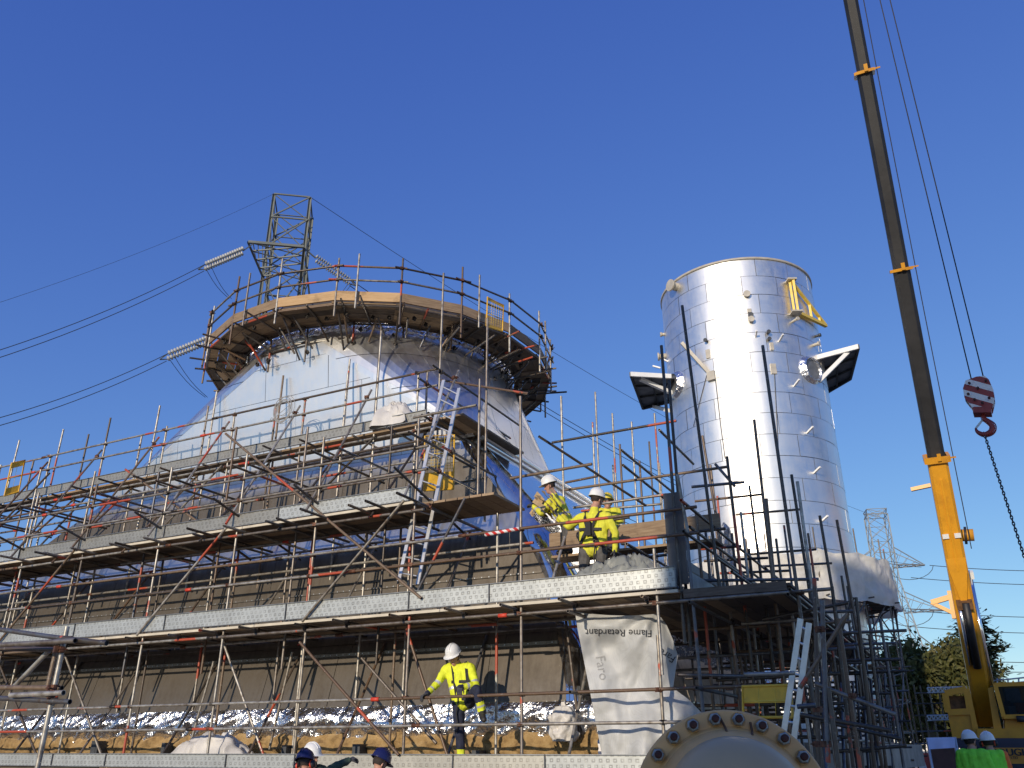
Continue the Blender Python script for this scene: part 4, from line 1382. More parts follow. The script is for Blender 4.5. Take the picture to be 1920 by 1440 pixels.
# stacked rails and edge boards along the side, seen in shade one behind the other
for k, (u, z) in enumerate(((-3.45, 4.05), (-3.6, 4.22), (-3.75, 4.42), (-4.0, 4.10), (-4.3, 4.55), (-4.75, 4.0), (-4.75, 4.6), (-3.3, 4.7), (-3.0, 4.25), (-2.7, 3.95))):
    rt(W(u, 11.9 + .2 * (k % 3), z), W(u + .02, 18.5 + .5 * (k % 4), z + .02), "ledger", "tube_weathered")
for a, b in ((12.2, 15.1), (15.15, 18.1), (18.15, 21.0)):
    sized_box(rs, "edge_board", Matrix.Translation(W(-4.62, (a + b) / 2, 3.90)) @ UVR, .04, b - a - .02, .30, "board_dark")
    sized_box(rs, "edge_board", Matrix.Translation(W(-3.62, (a + b) / 2, 4.30)) @ UVR, .04, b - a - .02, .16, "steel_grey")
for k, (px, py, v) in enumerate(((1305, 960, 13.0), (1322, 985, 13.8), (1344, 965, 14.6), (1372, 1000, 15.2), (1330, 1005, 17.0), (1398, 1010, 17.5), (1420, 1020, 18.5), (1455, 1010, 16.0), (1470, 985, 18.5), (1515, 1000, 17.0))):
    vert(px, py, v, 0.0, None, "tube_weathered" if k % 3 else "tube_rusty")
for x0, y0, x1, y1, v in ((1290, 985, 1345, 978, 13.6), (1310, 1030, 1390, 1024, 14.4), (1320, 1052, 1440, 1046, 15.4), (1350, 1075, 1480, 1070, 16.4), (1395, 1040, 1530, 1030, 17.5), (1430, 1062, 1560, 1056, 18.0)):
    rt(on_v(x0, y0, v), on_v(x1, y1, v), "transom", "tube_weathered")
# ladder-beam frame standing on the side deck
lf = [on_v(1302, 1025, 12.6), on_v(1310, 1072, 12.6), on_v(1355, 1092, 12.6), on_v(1346, 1040, 12.6)]
# near standards and braces beside the flanged pipe
for x0, y0, x1, y1, v, m in ((1541, 1125, 1553, 1430, 9.4, "tube_weathered"), (1553, 1290, 1572, 1440, 9.4, "tube_weathered"), (1527, 1085, 1536, 1440, 10.6, "tube_rusty"),
                             (1590, 1150, 1500, 1290, 10.2, "tube_rusty"), (1528, 1282, 1680, 1340, 10.4, "tube_galvanised"), (1500, 1340, 1670, 1370, 10.2, "tube_weathered"),
                             (1495, 1325, 1530, 1322, 9.6, "tube_weathered"), (1395, 1265, 1490, 1262, 10.4, "tube_galvanised"), (1560, 1100, 1600, 1440, 12.6, "tube_weathered"),
                             (1605, 1120, 1640, 1440, 13.4, "tube_weathered"), (1572, 1160, 1613, 1440, 11.6, "tube_rusty"), (1630, 1190, 1662, 1440, 14.5, "tube_weathered"),
                             (1650, 1160, 1695, 1440, 15.5, "tube_weathered"), (1500, 1190, 1700, 1182, 14.5, "tube_weathered"), (1520, 1210, 1680, 1206, 16.0, "tube_weathered"),
                             (1535, 1240, 1690, 1236, 15.0, "tube_weathered"), (1560, 1262, 1700, 1258, 17.0, "tube_weathered"), (1600, 1120, 1560, 1230, 15.0, "tube_weathered"),
                             (1555, 1410, 1700, 1398, 13.5, "tube_weathered"), (1530, 1350, 1690, 1386, 12.6, "tube_weathered")):
    rt(on_v(x0, y0, v), on_v(x1, y1, v), "brace" if abs(x1 - x0) > 60 and abs(y1 - y0) > 40 else ("standard" if abs(y1 - y0) > 60 else "ledger"), m)
for px, py, v in ((1541, 1180, 9.4), (1530, 1330, 10.2), (1533, 1395, 10.2), (1600, 1305, 10.4), (1503, 1110, 11.7), (1297, 1110, 11.7), (1308, 1290, 11.7), (1365, 1290, 12.2), (1545, 1395, 9.4)):
    coupler(rs, on_v(px, py, v), None, "coupler_rust")
for k in range(22):
    v_ = 12.6 + k * .52; u_ = -2.9 + (k * .618 % 1) * 1.25
    rt(W(u_, v_, 0), W(u_ + rng.uniform(-.04, .04), v_, 2.9 + (k * .37 % 1) * 1.6), "standard")
    z_ = .5 + (k * .73 % 1) * 2.9
    rt(W(-3.4, v_ + .1, z_), W(-1.45 + rng.uniform(-.2, .15), v_ + .1, z_ + rng.uniform(-.05, .05)), "transom", rng.choice(["tube_weathered", "tube_rusty", "tube_weathered"]))
    if k % 3 == 0:
        rt(W(-1.8, v_, .3 + k * .04), W(-1.8, v_ + 1.9, 2.6 + k * .04), "brace", rng.choice(["tube_weathered", "tube_rusty"]))
        coupler(rs, W(-1.8, v_, 2.2), vb, "coupler_dark")
# grey kerb beam along the foot of the far scaffold
MB().bar(on_D(1530, 1425, 15), on_D(1720, 1416, 26), .3, .5).build("base_beam", "steel_grey", rs)

# clear plastic wrap hanging on the side rails
def wrap(s, t):
    q = Vector((s * 3, t * 5, 2))
    p = on_v(1356 + 24 * s * (.5 + .6 * t) + 7 * noise.noise(q), 985 + 72 * t + 14 * (s - .5) + 5 * noise.noise(q * 1.7), 15.6 + .3 * noise.noise(q * 1.3) + .12 * noise.noise(q * 3.5))
    return p
tag(MB().grid(wrap, 30, 50).build("plastic_wrap", "sheet_clear"), "crumpled strip of clear plastic wrap hanging on the side rails before the stack", "plastic sheet")

# ================================================================== near scaffold bay at the left
ns = thing("scaffold_tower", "separate scaffold tower with thick rails standing in the yard before the front scaffold", "scaffold", on_D(80, 1440, 9))
VN = 5.5
for x0, y0, x1, y1, v, nm, m in ((126, 1175, 66, 1460, VN, "standard", "tube_galvanised"), (106, 1218, 89, 1290, VN + .2, "standard", "tube_rusty"),
                                 (-60, 1172, 118, 1197, VN - .05, "ledger", "tube_weathered"), (112, 1196, 200, 1206, VN - .05, "ledger", "tube_weathered"),
                                 (-60, 1216, 118, 1218, VN + .1, "ledger", "tube_rusty"), (-60, 1213, 141, 1201, VN - .1, "ledger", "tube_galvanised"),
                                 (-60, 1289, 116, 1290, VN + .1, "ledger", "tube_rusty"), (20, 1304, 119, 1299, VN - .1, "ledger", "tube_galvanised"),
                                 (-60, 1306, 131, 1316, VN - .05, "ledger", "tube_weathered"), (92, 1220, 26, 1288, VN + .15, "brace", "tube_galvanised")):
    p, q = on_v(x0, y0, v), on_v(x1, y1, v)
    if nm == "standard" and y1 > 1400:
        d = p - q; q = p - d * (p.z / max(.1, d.z))
    tube(ns, nm, p, q, mat=m)
for px, py in ((117, 1198), (114, 1218), (100, 1290), (99, 1300), (95, 1314)):
    coupler(ns, on_v(px, py, VN - .02), None, "coupler_rust")

# ================================================================== mobile crane
crane = thing("mobile_crane", "yellow mobile crane with long black telescopic boom raised high", "crane", on_D(1842, 1440, 36) * Vector((1, 1, 0)) if False else Vector((on_D(1842, 1400, 36).x, on_D(1842, 1400, 36).y, 0)))
HK = on_v(0, 0, 1) if False else on_D(1833, 712, 15)
BF = on_D(1842, 1318, 36)
BT = Vector((HK.x, HK.y, 45.0))
bd = (BT - BF); BL = bd.length; bdn = bd.normalized()
tocam = (CAMP - BF).normalized()
bx_ = UP.cross(bdn).normalized()
MBm = Matrix((bx_, bdn.cross(bx_) * -1 if False else bdn.cross(bx_), bdn)).transposed().to_4x4()
MBm.translation = BF
def sect(name, t0, t1, w, h, mat, cham=0.22):
    """boom section: eight-sided box"""
    prof = []
    for sx, sy in ((1, -1), (1, 1), (-1, 1), (-1, -1)):
        pass
    c = cham * w
    pr = [(w / 2, -h / 2 + c), (w / 2, h / 2 - c), (w / 2 - c, h / 2), (-w / 2 + c, h / 2), (-w / 2, h / 2 - c), (-w / 2, -h / 2 + c), (-w / 2 + c, -h / 2), (w / 2 - c, -h / 2)]
    z0, z1 = t0 * BL, t1 * BL
    vs = [MBm @ Vector((x, y, z)) for z in (z0, z1) for x, y in pr]
    fs_ = [(i, (i + 1) % 8, 8 + (i + 1) % 8, 8 + i) for i in range(8)] + [tuple(reversed(range(8))), tuple(range(8, 16))]
    return MB().add(vs, fs_).build(name, mat, crane)
sect("boom_base_section", -0.015, .188, .64, .74, "crane_yellow", .14)
sect("boom_section", .18, .335, .55, .66, "boom_black")
sect("boom_section", .33, .485, .50, .60, "boom_black")
sect("boom_section", .48, .985, .45, .54, "boom_black")
for t, w, h, L in ((.335, .64, .75, .10), (.485, .58, .68, .10), (.190, .74, .84, .22)):
    M = MBm @ Matrix.Translation((0, 0, t * BL))
    b = MB()
    for sx, sy, sw, sh in ((0, h / 2, w, .10), (0, -h / 2, w, .10), (w / 2, 0, .10, h), (-w / 2, 0, .10, h)):
        b.box(M @ Matrix.Translation((sx, sy, 0)), sw, sh, L)
    b.box(M @ Matrix.Translation((.06, -h / 2 - .06, .10)), .12, .10, .25)
    b.box(M @ Matrix.Translation((w / 2 + .1, -h / 2 + .1, .02)), .25, .05, .05)
    b.build("boom_collar", "crane_yellow", crane)
# which local side faces the camera
ysgn = -1 if (MBm.to_3x3() @ Vector((0, -1, 0))).dot(tocam) > 0 else 1
def bl(x, y, t):
    return MBm @ Vector((x, y * ysgn, t * BL))
# fittings on the visible (under) side of the base section
yf = 0.38
MB().add([bl(-.30, yf, .115), bl(.30, yf, .115), bl(.27, yf + .05, .104), bl(.10, yf + .10, .083), bl(-.10, yf + .10, .083), bl(-.27, yf + .05, .104)], [(0, 1, 2, 3, 4, 5)]).build("cylinder_bracket", "crane_yellow", crane)
MB().bar(bl(0, yf + .02, .105), bl(0, yf + .02, .175), .07, .05).build("boom_rib", "crane_yellow", crane)
for x in (-.19, .19):
    MB().box(frame(bl(x, yf + .02, .132), bl(x, yf + .3, .132)), .20, .16, .04).build("label_plate", "white_paint", crane)
MB().tube(bl(.03, yf + .16, .032), bl(.03, yf + .16, .082), .13, n=14).build("cylinder_barrel", "boom_black", crane)
MB().tube(bl(-.16, yf + .10, .034), bl(-.16, yf + .10, .080), .07, n=10).build("cylinder_barrel", "chrome_rod", crane)
MB().box(frame(bl(0, yf + .08, .080), bl(0, yf + .08, .084)), .5, .25, .3).build("cylinder_bracket", "crane_rusty", crane)
q0, q1 = on_D(1818, 1078, 35.2), on_D(1860, 1286, 35.4)
MB().tube(q1, q0, .085, n=14).build("luffing_ram", "chrome_rod", crane)
MB().box(frame(q0, q0 + bdn), .26, .26, .26).build("ram_eye", "white_plastic", crane)
# winch light drum and side brackets
pz = bl(.62, .1, .128)
MB().tube(on_D(1795, 1004, 35), on_D(1826, 1003, 35), .22, n=14).build("cable_drum", "crane_yellow", crane)
MB().tube(on_D(1808, 1004, 35), on_D(1813, 1004, 35), .32, n=14).build("drum_flange", "black_paint", crane)
b = MB(); b.bar(on_D(1745, 910, 35), on_D(1708, 918, 35), .14, .14); b.build("jib_stop", "crane_yellow", crane)
b = MB(); b.bar(on_D(1780, 1120, 35), on_D(1746, 1130, 35), .18, .18); b.bar(on_D(1746, 1130, 35), on_D(1792, 1152, 35), .13, .13); b.bar(on_D(1780, 1108, 35), on_D(1790, 1160, 35), .16, .16)
b.build("jib_bracket", "crane_yellow", crane)
# hoist ropes
hr = [(on_D(1820, 706, 15)), (on_D(1846, 716, 15))]
for p in hr:
    MB().tube(p - UP * .16, Vector((p.x, p.y, 44.6)), .011, n=6).build("hoist_rope", "wire_dark", crane)
MB().path([bl(.55, .2, .12), bl(.46, .22, .30), bl(.40, .2, .485), bl(.34, .2, .97)], .016, 6).build("winch_cable", "wire_dark", crane)
# upper works
def cbox(name, x0, y0, x1, y1, D0, D1, mat, shear=0.0):
    """upper-works block: pixel rectangle on its near face, running back from D0 to D1"""
    n = [on_D(x0, y1, D0), on_D(x1, y1, D0), on_D(x1 + shear, y0, D0), on_D(x0 + shear, y0, D0)]
    back = Vector((on_D(1842, 1400, 1).x, on_D(1842, 1400, 1).y, 0)).normalized() * (D1 - D0)
    vs = n + [p + back for p in n]
    return MB().add(vs, [(0, 1, 2, 3), (7, 6, 5, 4), (0, 4, 5, 1), (1, 5, 6, 2), (2, 6, 7, 3), (3, 7, 4, 0)]).build(name, mat, crane)
cbox("winch_housing", 1778, 1305, 1815, 1335, 34.6, 36.4, "crane_rusty", -4)
cbox("counterweight", 1786, 1332, 1836, 1384, 34.4, 37.0, "crane_yellow", -10)
b = MB(); P = [on_D(1812, 1295, 34.3), on_D(1820, 1300, 34.3), on_D(1838, 1384, 34.3), on_D(1826, 1384, 34.3)]
b.slab(P, (CAMP - P[0]).normalized(), .4); b.build("side_plate", "crane_yellow", crane)
P = [on_D(1772, 1300, 34.4), on_D(1812, 1292, 34.4), on_D(1819, 1334, 34.4), on_D(1778, 1336, 34.4)]
fr = MB()
for k in range(4):
    fr.bar(P[k], P[(k + 1) % 4], .2, .2)
fr.build("winch_frame", "crane_yellow", crane)
b = MB(); P = [on_D(1852, 1290, 34.2), on_D(1862, 1288, 34.2), on_D(1882, 1384, 34.2), on_D(1866, 1384, 34.2)]
b.slab(P, (CAMP - P[0]).normalized(), .4); b.build("side_plate", "crane_yellow", crane)
cbox("slew_platform", 1832, 1366, 1990, 1384, 34.0, 38.0, "crane_yellow")
cbox("cab_base", 1884, 1340, 1990, 1366, 34.1, 37.0, "crane_yellow")
# operator's cab with windows
cabP = [(1866, 1284), (1990, 1280), (1998, 1342), (1882, 1344)]
Pc = [on_D(x, y, 33.9) for x, y in cabP]
back = Vector((on_D(1900, 1400, 1).x, on_D(1900, 1400, 1).y, 0)).normalized() * 1.8
cb = MB()
for k in range(4):
    cb.bar(Pc[k], Pc[(k + 1) % 4], .13, .13); cb.bar(Pc[k], Pc[k] + back, .12, .12); cb.bar(Pc[k] + back, Pc[(k + 1) % 4] + back, .12, .12)
cb.add([Pc[0] + back, Pc[1] + back, Pc[2] + back, Pc[3] + back], [(0, 1, 2, 3)])
cab = cb.build("cab", "crane_yellow", crane)
MB().add([p + (CAMP - p).normalized() * .02 for p in Pc], [(3, 2, 1, 0)]).build("windscreen", "cab_glass", cab)
MB().add([Pc[0], Pc[3], Pc[3] + back, Pc[0] + back], [(0, 1, 2, 3)]).build("side_window", "cab_glass", cab)
b = MB(); b.box(Matrix.Translation(on_D(1905, 1330, 34.6)), .5, .4, .5); b.box(Matrix.Translation(on_D(1900, 1312, 35)), .5, .12, .7)
b.build("driver_seat", "steel_grey", cab)
MB().box(Matrix.Translation(on_D(1912, 1327, 34.3)), .25, .2, .3).build("orange_jacket", "orange_cloth", cab)
MB().box(Matrix.Translation(on_D(1898, 1333, 34.3)), .3, .2, .3).build("paper_folder", "white_paint", cab)
MB().tube(on_D(1906, 1348, 33.8), on_D(1922, 1348, 33.8), .1, n=10).build("work_lamp", "black_paint", crane)
# railing on top
b = MB()
for y in (1272, 1280):
    b.tube(on_D(1850, y + 6, 36.5), on_D(1925, y - 2, 36.5), .03, n=6)
for x in (1852, 1870, 1890, 1910):
    b.tube(on_D(x, 1292, 36.5), on_D(x, 1272, 36.5), .03, n=6)
b.build("hand_rail", "steel_galv", crane)
# carrier
cbox("carrier_deck", 1778, 1384, 2040, 1402, 33.6, 37.6, "carrier_blue")
cbox("carrier_body", 1770, 1412, 2040, 1470, 33.4, 37.4, "carrier_blue")
cbox("name_board", 1862, 1402, 1990, 1432, 33.3, 33.5, "sign_orange")
cbox("carrier_back", 1800, 1402, 1862, 1412, 33.8, 37.0, "carrier_blue")
for x in (1800, 1850, 1900, 1950):
    c = on_D(x, 1470, 33.2)
    c.z = .62
    d = back.normalized()
    w = MB().lathe(frame(c, c + d), [(.0, .02), (.28, .02), (.30, .0), (.45, -.02), (.60, .02), (.62, .2), (.60, .42), (.3, .45)], 24).build("wheel", "black_rubber", crane)

def text_mesh(txt, size, name="lettering"):
    cu = bpy.data.curves.new(name, 'FONT')
    cu.body = txt; cu.size = size; cu.align_x = 'CENTER'; cu.align_y = 'CENTER'
    cu.resolution_u = 3
    ob = bpy.data.objects.new(name + "_tmp", cu)
    COL.objects.link(ob)
    dg = bpy.context.evaluated_depsgraph_get()
    me = bpy.data.meshes.new_from_object(ob.evaluated_get(dg))
    vs = [v.co.copy() for v in me.vertices]; fs_ = [tuple(p.vertices) for p in me.polygons]
    bpy.data.objects.remove(ob); bpy.data.curves.remove(cu); bpy.data.meshes.remove(me)
    return vs, fs_
def text_on(txt, p, right, up, size, mat, parent, bold=0.0):
    vs, fs_ = text_mesh(txt, size)
    b = MB()
    b.add([p + right * (v.x) + up * v.y for v in vs], fs_)
    if bold:
        n = right.cross(up) * .002
        b.add([p + n + right * (v.x + bold) + up * v.y for v in vs], fs_)
        b.add([p + n * 2 + right * (v.x - bold) + up * v.y for v in vs], fs_)
    return b.build("lettering", mat, parent)
p = on_D(1893, 1411, 33.25); r_ = (on_D(1910, 1409, 33.25) - p); r_.z = 0; r_.normalize()
text_on("COUGH", p, r_, UP, .30, "ink_black", crane, .012)
text_on("LTD", on_D(1902, 1421, 33.25), r_, UP, .11, "ink_black", crane, .003)
pw = on_D(1738, 1432, 32)
cv = MB().box(frame(pw, pw + (CAMP - pw).normalized() * Vector((1, 1, 0))), .5, .62, .05)
cv.build("chevron_board", "chevron_plate", crane)
cbox("outrigger_box", 1745, 1420, 1792, 1470, 32.8, 34.0, "carrier_blue")

# hook block and hook, hanging on the ropes
hkc = on_D(1835, 742, 15)
hx = (on_D(1850, 742, 15) - hkc); hx.z = 0; hx.normalize(); hy = UP.cross(hx) * -1
HM = Matrix((hx, UP.cross(hx), UP)).transposed().to_4x4(); HM.translation = hkc
HM = HM @ Matrix.Rotation(rad(8), 4, 'Y') if False else HM @ Matrix.Rotation(rad(10), 4, Vector((0, 1, 0)))
hook = thing("hook_block", "red and white striped crane hook block hanging on two ropes", "hook block", hkc - UP * .6)
outl = [(-.02, .30), (.10, .31), (.16, .24), (.22, .06), (.23, -.10), (.19, -.28), (.04, -.30), (-.09, -.24), (-.20, -.06), (-.22, .10), (-.18, .24)]
for s_, nm in ((-.11, "cheek_plate"), (.09, "cheek_plate")):
    b = MB()
    poly = [HM @ Vector((x, s_, z)) for x, z in outl]
    nn = (HM.to_3x3() @ Vector((0, -1, 0)))
    if (poly[1] - poly[0]).cross(poly[2] - poly[0]).dot(nn) < 0:
        poly = poly[::-1]
    b.slab(poly, nn, .03)
    b.build(nm, "chevron_hook", hook, origin=hkc, rot=HM.to_3x3())
MB().lathe(HM @ Matrix.Rotation(rad(90), 4, 'X'), [(.0, -.07), (.21, -.07), (.18, 0), (.21, .07), (.0, .07)], 24).build("sheave", "steel_dark", hook)
MB().box(HM @ Matrix.Translation((.05, -.01, -.29)), .26, .26, .10).build("trunnion", "hook_red", hook)
b = MB()
for x, z in ((.0, .08), (-.12, .17), (.12, .2), (-.14, -.02), (.06, -.18), (.16, -.1), (-.05, -.12)):
    q = HM @ Vector((x, -.145, z)); MB().tube(q, q + nn * .03, .022, n=8).build("bolt", "bolt_rust", hook)
hk = MB()
cps = [(0.06, -.34), (.06, -.40), (.12, -.45), (.19, -.53), (.17, -.63), (.07, -.68), (-.03, -.63), (-.06, -.55)]
rr = [.035, .04, .045, .055, .055, .045, .03, .012]
def cat(P, i, t):
    p0, p1, p2, p3 = P[max(0, i - 1)], P[i], P[i + 1], P[min(len(P) - 1, i + 2)]
    return .5 * (2 * p1 + (p2 - p0) * t + (2 * p0 - 5 * p1 + 4 * p2 - p3) * t * t + (3 * p1 - p0 - 3 * p2 + p3) * t ** 3)
hx_, hz_ = [c[0] for c in cps], [c[1] for c in cps]
fine = [(cat(hx_, i, k / 5), cat(hz_, i, k / 5), cat(rr, i, k / 5)) for i in range(len(cps) - 1) for k in range(5)]
for (xa, za, ra), (xb, zb, rb) in zip(fine, fine[1:]):
    hk.tube(HM @ Vector((xa, 0, za)), HM @ Vector((xb, 0, zb)), ra, rb, 10, caps=False)
hk.build("hook", "hook_red", hook)
MB().bar(HM @ Vector((.05, 0, -.42)), HM @ Vector((-.05, 0, -.56)), .02, .03).build("safety_latch", "steel_galv", hook)
# chain sling
c0 = HM @ Vector((.06, 0, -.64)); c1 = on_D(1990, 1258, 14.2)
ch = MB()
n = 74
d = (c1 - c0).normalized()
for i in range(n):
    m = c0.lerp(c1, (i + .5) / n); L = (c1 - c0).length / n
    x = d.orthogonal().normalized()
    if i % 2:
        x = d.cross(x)
    w = .017
    pts = []
    for k in range(10):
        a = 2 * math.pi * k / 10
        pts.append(m + d * (L * .72 * math.cos(a)) + x * (w * math.sin(a)))
    ch.path(pts, .0085, 5, closed=True)
tag(ch.build("chain_sling", "wire_dark"), "dark lifting chain running down from the crane hook", "chain")

# ================================================================== pylons and wires
def strut(par, p, q, w, mat="pylon_steel", name="lattice_bar"):
    M = frame(p, q) @ Matrix.Diagonal((w, w, (q - p).length, 1)) 
    key = "strut:" + mat
    if key not in SHARED:
        b = MB()
        b.add([(-.5, -.5, 0), (.5, -.5, 0), (.5, -.38, 0), (-.38, -.38, 0), (-.38, .5, 0), (-.5, .5, 0),
               (-.5, -.5, 1), (.5, -.5, 1), (.5, -.38, 1), (-.38, -.38, 1), (-.38, .5, 1), (-.5, .5, 1)],
              [(i, (i + 1) % 6, 6 + (i + 1) % 6, 6 + i) for i in range(6)])
        me = bpy.data.meshes.new("angle_bar"); me.from_pydata([tuple(x) for x in b.v], [], b.f); me.materials.append(MATS[mat]); me.update()
        SHARED[key] = me
    return link(bpy.data.objects.new(name, SHARED[key]), par, M)

def pylon(name, label, base, yaw, H, wtop, wbase, levels, mat, wleg, wbr, arms, group):
    t = thing(name, label, "pylon", base, group)
    R_ = Matrix.Translation(base) @ Matrix.Rotation(yaw, 4, 'Z')
    def hw(z):
        k = z / H
        return (wbase + (wtop - wbase) * min(1, k / .72)) / 2 if k < .72 else wtop / 2
    C4 = ((-1, -1), (1, -1), (1, 1), (-1, 1))
    def pt(c, z):
        return R_ @ Vector((c[0] * hw(z), c[1] * hw(z), z))
    for c in C4:
        strut(t, pt(c, 0), pt(c, H * .72), wleg, mat, "leg"); strut(t, pt(c, H * .72), pt(c, H), wleg, mat, "leg")
    for z0, z1 in zip(levels, levels[1:]):
        for k in range(4):
            a, b = C4[k], C4[(k + 1) % 4]
            strut(t, pt(a, z0), pt(b, z1), wbr, mat); strut(t, pt(b, z0), pt(a, z1), wbr, mat)
            if z1 in (levels[-1], levels[-2]) or rng.random() < .3:
                strut(t, pt(a, z1), pt(b, z1), wbr * 1.2, mat)
    for za, y0, y1, half, tiph in arms:
        # arm along local -y or +y: two bottom chords, two top chords to a tip bar
        sg = -1 if y1 < 0 else 1
        tips = [R_ @ Vector((-tiph, y1, za)), R_ @ Vector((tiph, y1, za))]
        roots = [R_ @ Vector((-hw(za), sg * hw(za), za)), R_ @ Vector((hw(za), sg * hw(za), za))]
        tops = [R_ @ Vector((-hw(za + 2.6), sg * hw(za + 2.6), za + 2.6)), R_ @ Vector((hw(za + 2.6), sg * hw(za + 2.6), za + 2.6))]
        strut(t, tips[0], tips[1], wleg, mat, "arm_tip_bar")
        for k in range(2):
            strut(t, roots[k], tips[k], wleg * .9, mat, "arm_chord"); strut(t, tops[k], tips[k], wleg * .7, mat, "arm_chord")
        nseg = 4
        for s in range(nseg):
            f0, f1 = s / nseg, (s + 1) / nseg
            strut(t, roots[0].lerp(tips[0], f0), roots[1].lerp(tips[1], f1), wbr, mat); strut(t, roots[1].lerp(tips[1], f0), roots[0].lerp(tips[0], f1), wbr, mat)
            for k in range(2):
                strut(t, roots[k].lerp(tips[k], f0), tops[k].lerp(tips[k], f1), wbr * .8, mat)
    return t, R_

PB = on_D(553, 366, 57); PB = Vector((PB.x, PB.y, 0))
topz = on_D(553, 366, 57).z - 1.0
yaw1 = math.atan2(PB.y, PB.x) - math.pi / 2 - rad(8)
armz = on_D(522, 458, 51.2).z
p1, R1 = pylon("lattice_pylon", "dark lattice pylon rising behind the round platform with its arm towards the yard", PB, yaw1, topz, 2.7, 8.5,
               [0, 7, 13, 18.5, 23.5, 28, armz, armz + 2.6, 38.6, topz], "pylon_steel", .18, .085, [(armz, 0, -5.8, 0, 1.85), (armz, 0, 5.8, 0, 1.85), (armz - 7.5, 0, -7.6, 0, 1.85), (armz - 7.5, 0, 7.6, 0, 1.85)], "power line pylons")

def insulator(par, p, q, n=16, r=.17):
    for o in (-.19, .19):
        d = (q - p).normalized(); sd = d.cross(UP).normalized() * 0 + UP * o
        a, b = p + sd, q + sd
        prof = [(.03, 0)]
        L = (b - a).length
        for i in range(n):
            z = L * (i + .5) / n
            prof += [(.04, z - L / n * .42), (r, z - L / n * .12), (r * .92, z + L / n * .12), (.05, z + L / n * .40)]
        prof.append((.03, L))
        MB().lathe(frame(a, b), prof, 12).build("insulator_string", "porcelain", par)
        strut(par, b, q + d * .5, .07, "pylon_steel", "insulator_link")

def wire(name, label, p, q, sag, r, group=None, n=24, mat="wire_dark"):
    pts = []
    for i in range(n + 1):
        t = i / n
        m = p.lerp(q, t); m = m - UP * (4 * sag * t * (1 - t)); pts.append(m)
    return tag(MB().path(pts, r, 5).build(name, mat), label, "power line", group)

# left-hand strings and conductors (two levels)
A1 = on_D(475, 457, 51.2); B1 = on_D(571, 466, 51.2)
i0, i1 = on_D(456, 470, 51.0), on_D(384, 500, 50.5)
strut(p1, A1, i0, .08, name="insulator_link"); insulator(p1, i0, i1)
j0, j1 = on_D(592, 484, 51.5), on_D(656, 528, 52.5)
strut(p1, B1, j0, .08, name="insulator_link"); insulator(p1, j0, j1)
k0, k1 = on_D(398, 634, 51.0), on_D(314, 668, 50.5)
insulator(p1, k0, k1)
for o in (0, 1):
    e = on_D(-420, 760 + o * 16, 47)
    wire("conductor_wire", ("upper", "lower")[o] + " of two conductors sagging from the higher outer insulator string of the dark pylon", i1 + UP * (.18 - .5 * o), e, 1.2, .022, "conductors off the higher left insulators")
    e = on_D(-420, 856 + o * 16, 47)
    wire("conductor_wire", ("upper", "lower")[o] + " of two conductors sagging from the lower outer insulator string of the dark pylon", k1 + UP * (.18 - .5 * o), e, 1.2, .022, "conductors off the lower left insulators")
    # jumper loops dropping from the string ends
    pj0 = i1 + ua * .5 * o; pj1 = on_D(430 + 4 * o, 560, 52.5)
    MB().path([pj0.lerp(pj1, t / 6) - UP * .25 * math.sin(math.pi * t / 6) for t in range(7)], .018, 5).build("jumper_wire", "wire_dark", p1)
    pj0 = k1 + ua * .5 * o; pj1 = on_D(385 + 4 * o, 745, 52.5)
    MB().path([pj0.lerp(pj1, t / 6) - UP * .25 * math.sin(math.pi * t / 6) for t in range(7)], .018, 5).build("jumper_wire", "wire_dark", p1)
    pj0 = j1 + ua * .4 * o; pj1 = on_D(610 + 6 * o, 590, 53)
    MB().path([pj0, pj0.lerp(pj1, .5), pj1], .018, 5).build("jumper_wire", "wire_dark", p1)

PB2 = on_D(1642, 968, 140); PB2 = Vector((PB2.x, PB2.y, 0))
topz2 = on_D(1642, 968, 140).z
a2 = [on_D(1690, 1060, 140).z, on_D(1690, 1146, 140).z, on_D(1690, 1230, 140).z]
yaw2 = math.atan2(PB2.y, PB2.x) + rad(12)
p2, R2 = pylon("lattice_pylon", "pale distant lattice pylon standing between the chimney stack and the crane", PB2, yaw2, topz2, 2.9, 9.0,
               [0, 6, 11, 15, 18.5, 21.5, 24.2, 26.8, 29.2, 31.5, 33.8, 36, topz2], "pylon_far", .17, .075,
               [(a2[0], 0, -5.6, 0, .25), (a2[0], 0, 5.6, 0, .25), (a2[1], 0, -7.2, 0, .25), (a2[1], 0, 7.2, 0, .25), (a2[2], 0, -6.0, 0, .25), (a2[2], 0, 6.0, 0, .25)], "power line pylons")
# wires between the pylons
t1 = R1 @ Vector((1.35, -1.35, topz)); t2 = R2 @ Vector((0, 0, topz2))
wire("earth_wire", "thin earth wire running down from the dark pylon's top towards the distant pylon", t1, t2, 2.5, .022, n=40)
for o, tx in ((0, 0), (1, .6)):
    wire("conductor_wire", ("upper", "lower")[o] + " of two conductors from the dark pylon's inner insulators to the distant pylon", j1 + UP * (.18 - .5 * o), R2 @ Vector((0, -5.4 + tx * .4, a2[0] - .3 * o)), 4.5, .03, "conductors between the pylons", n=40)
    wire("conductor_wire", ("upper", "lower")[o] + " wire of the pair passing behind the hood towards the distant pylon's lower arm", on_D(640, 690, 52) + UP * (-.5 * o), R2 @ Vector((0, -7.0 + tx * .4, a2[1] - .3 * o)), 4.0, .03, "lower conductors between the pylons", n=40)
wire("earth_wire", "faint earth wire running off from the dark pylon's top away from the stack", R1 @ Vector((-1.35, -1.35, topz)), on_D(-420, 690, 47), 1.0, .010, n=30)
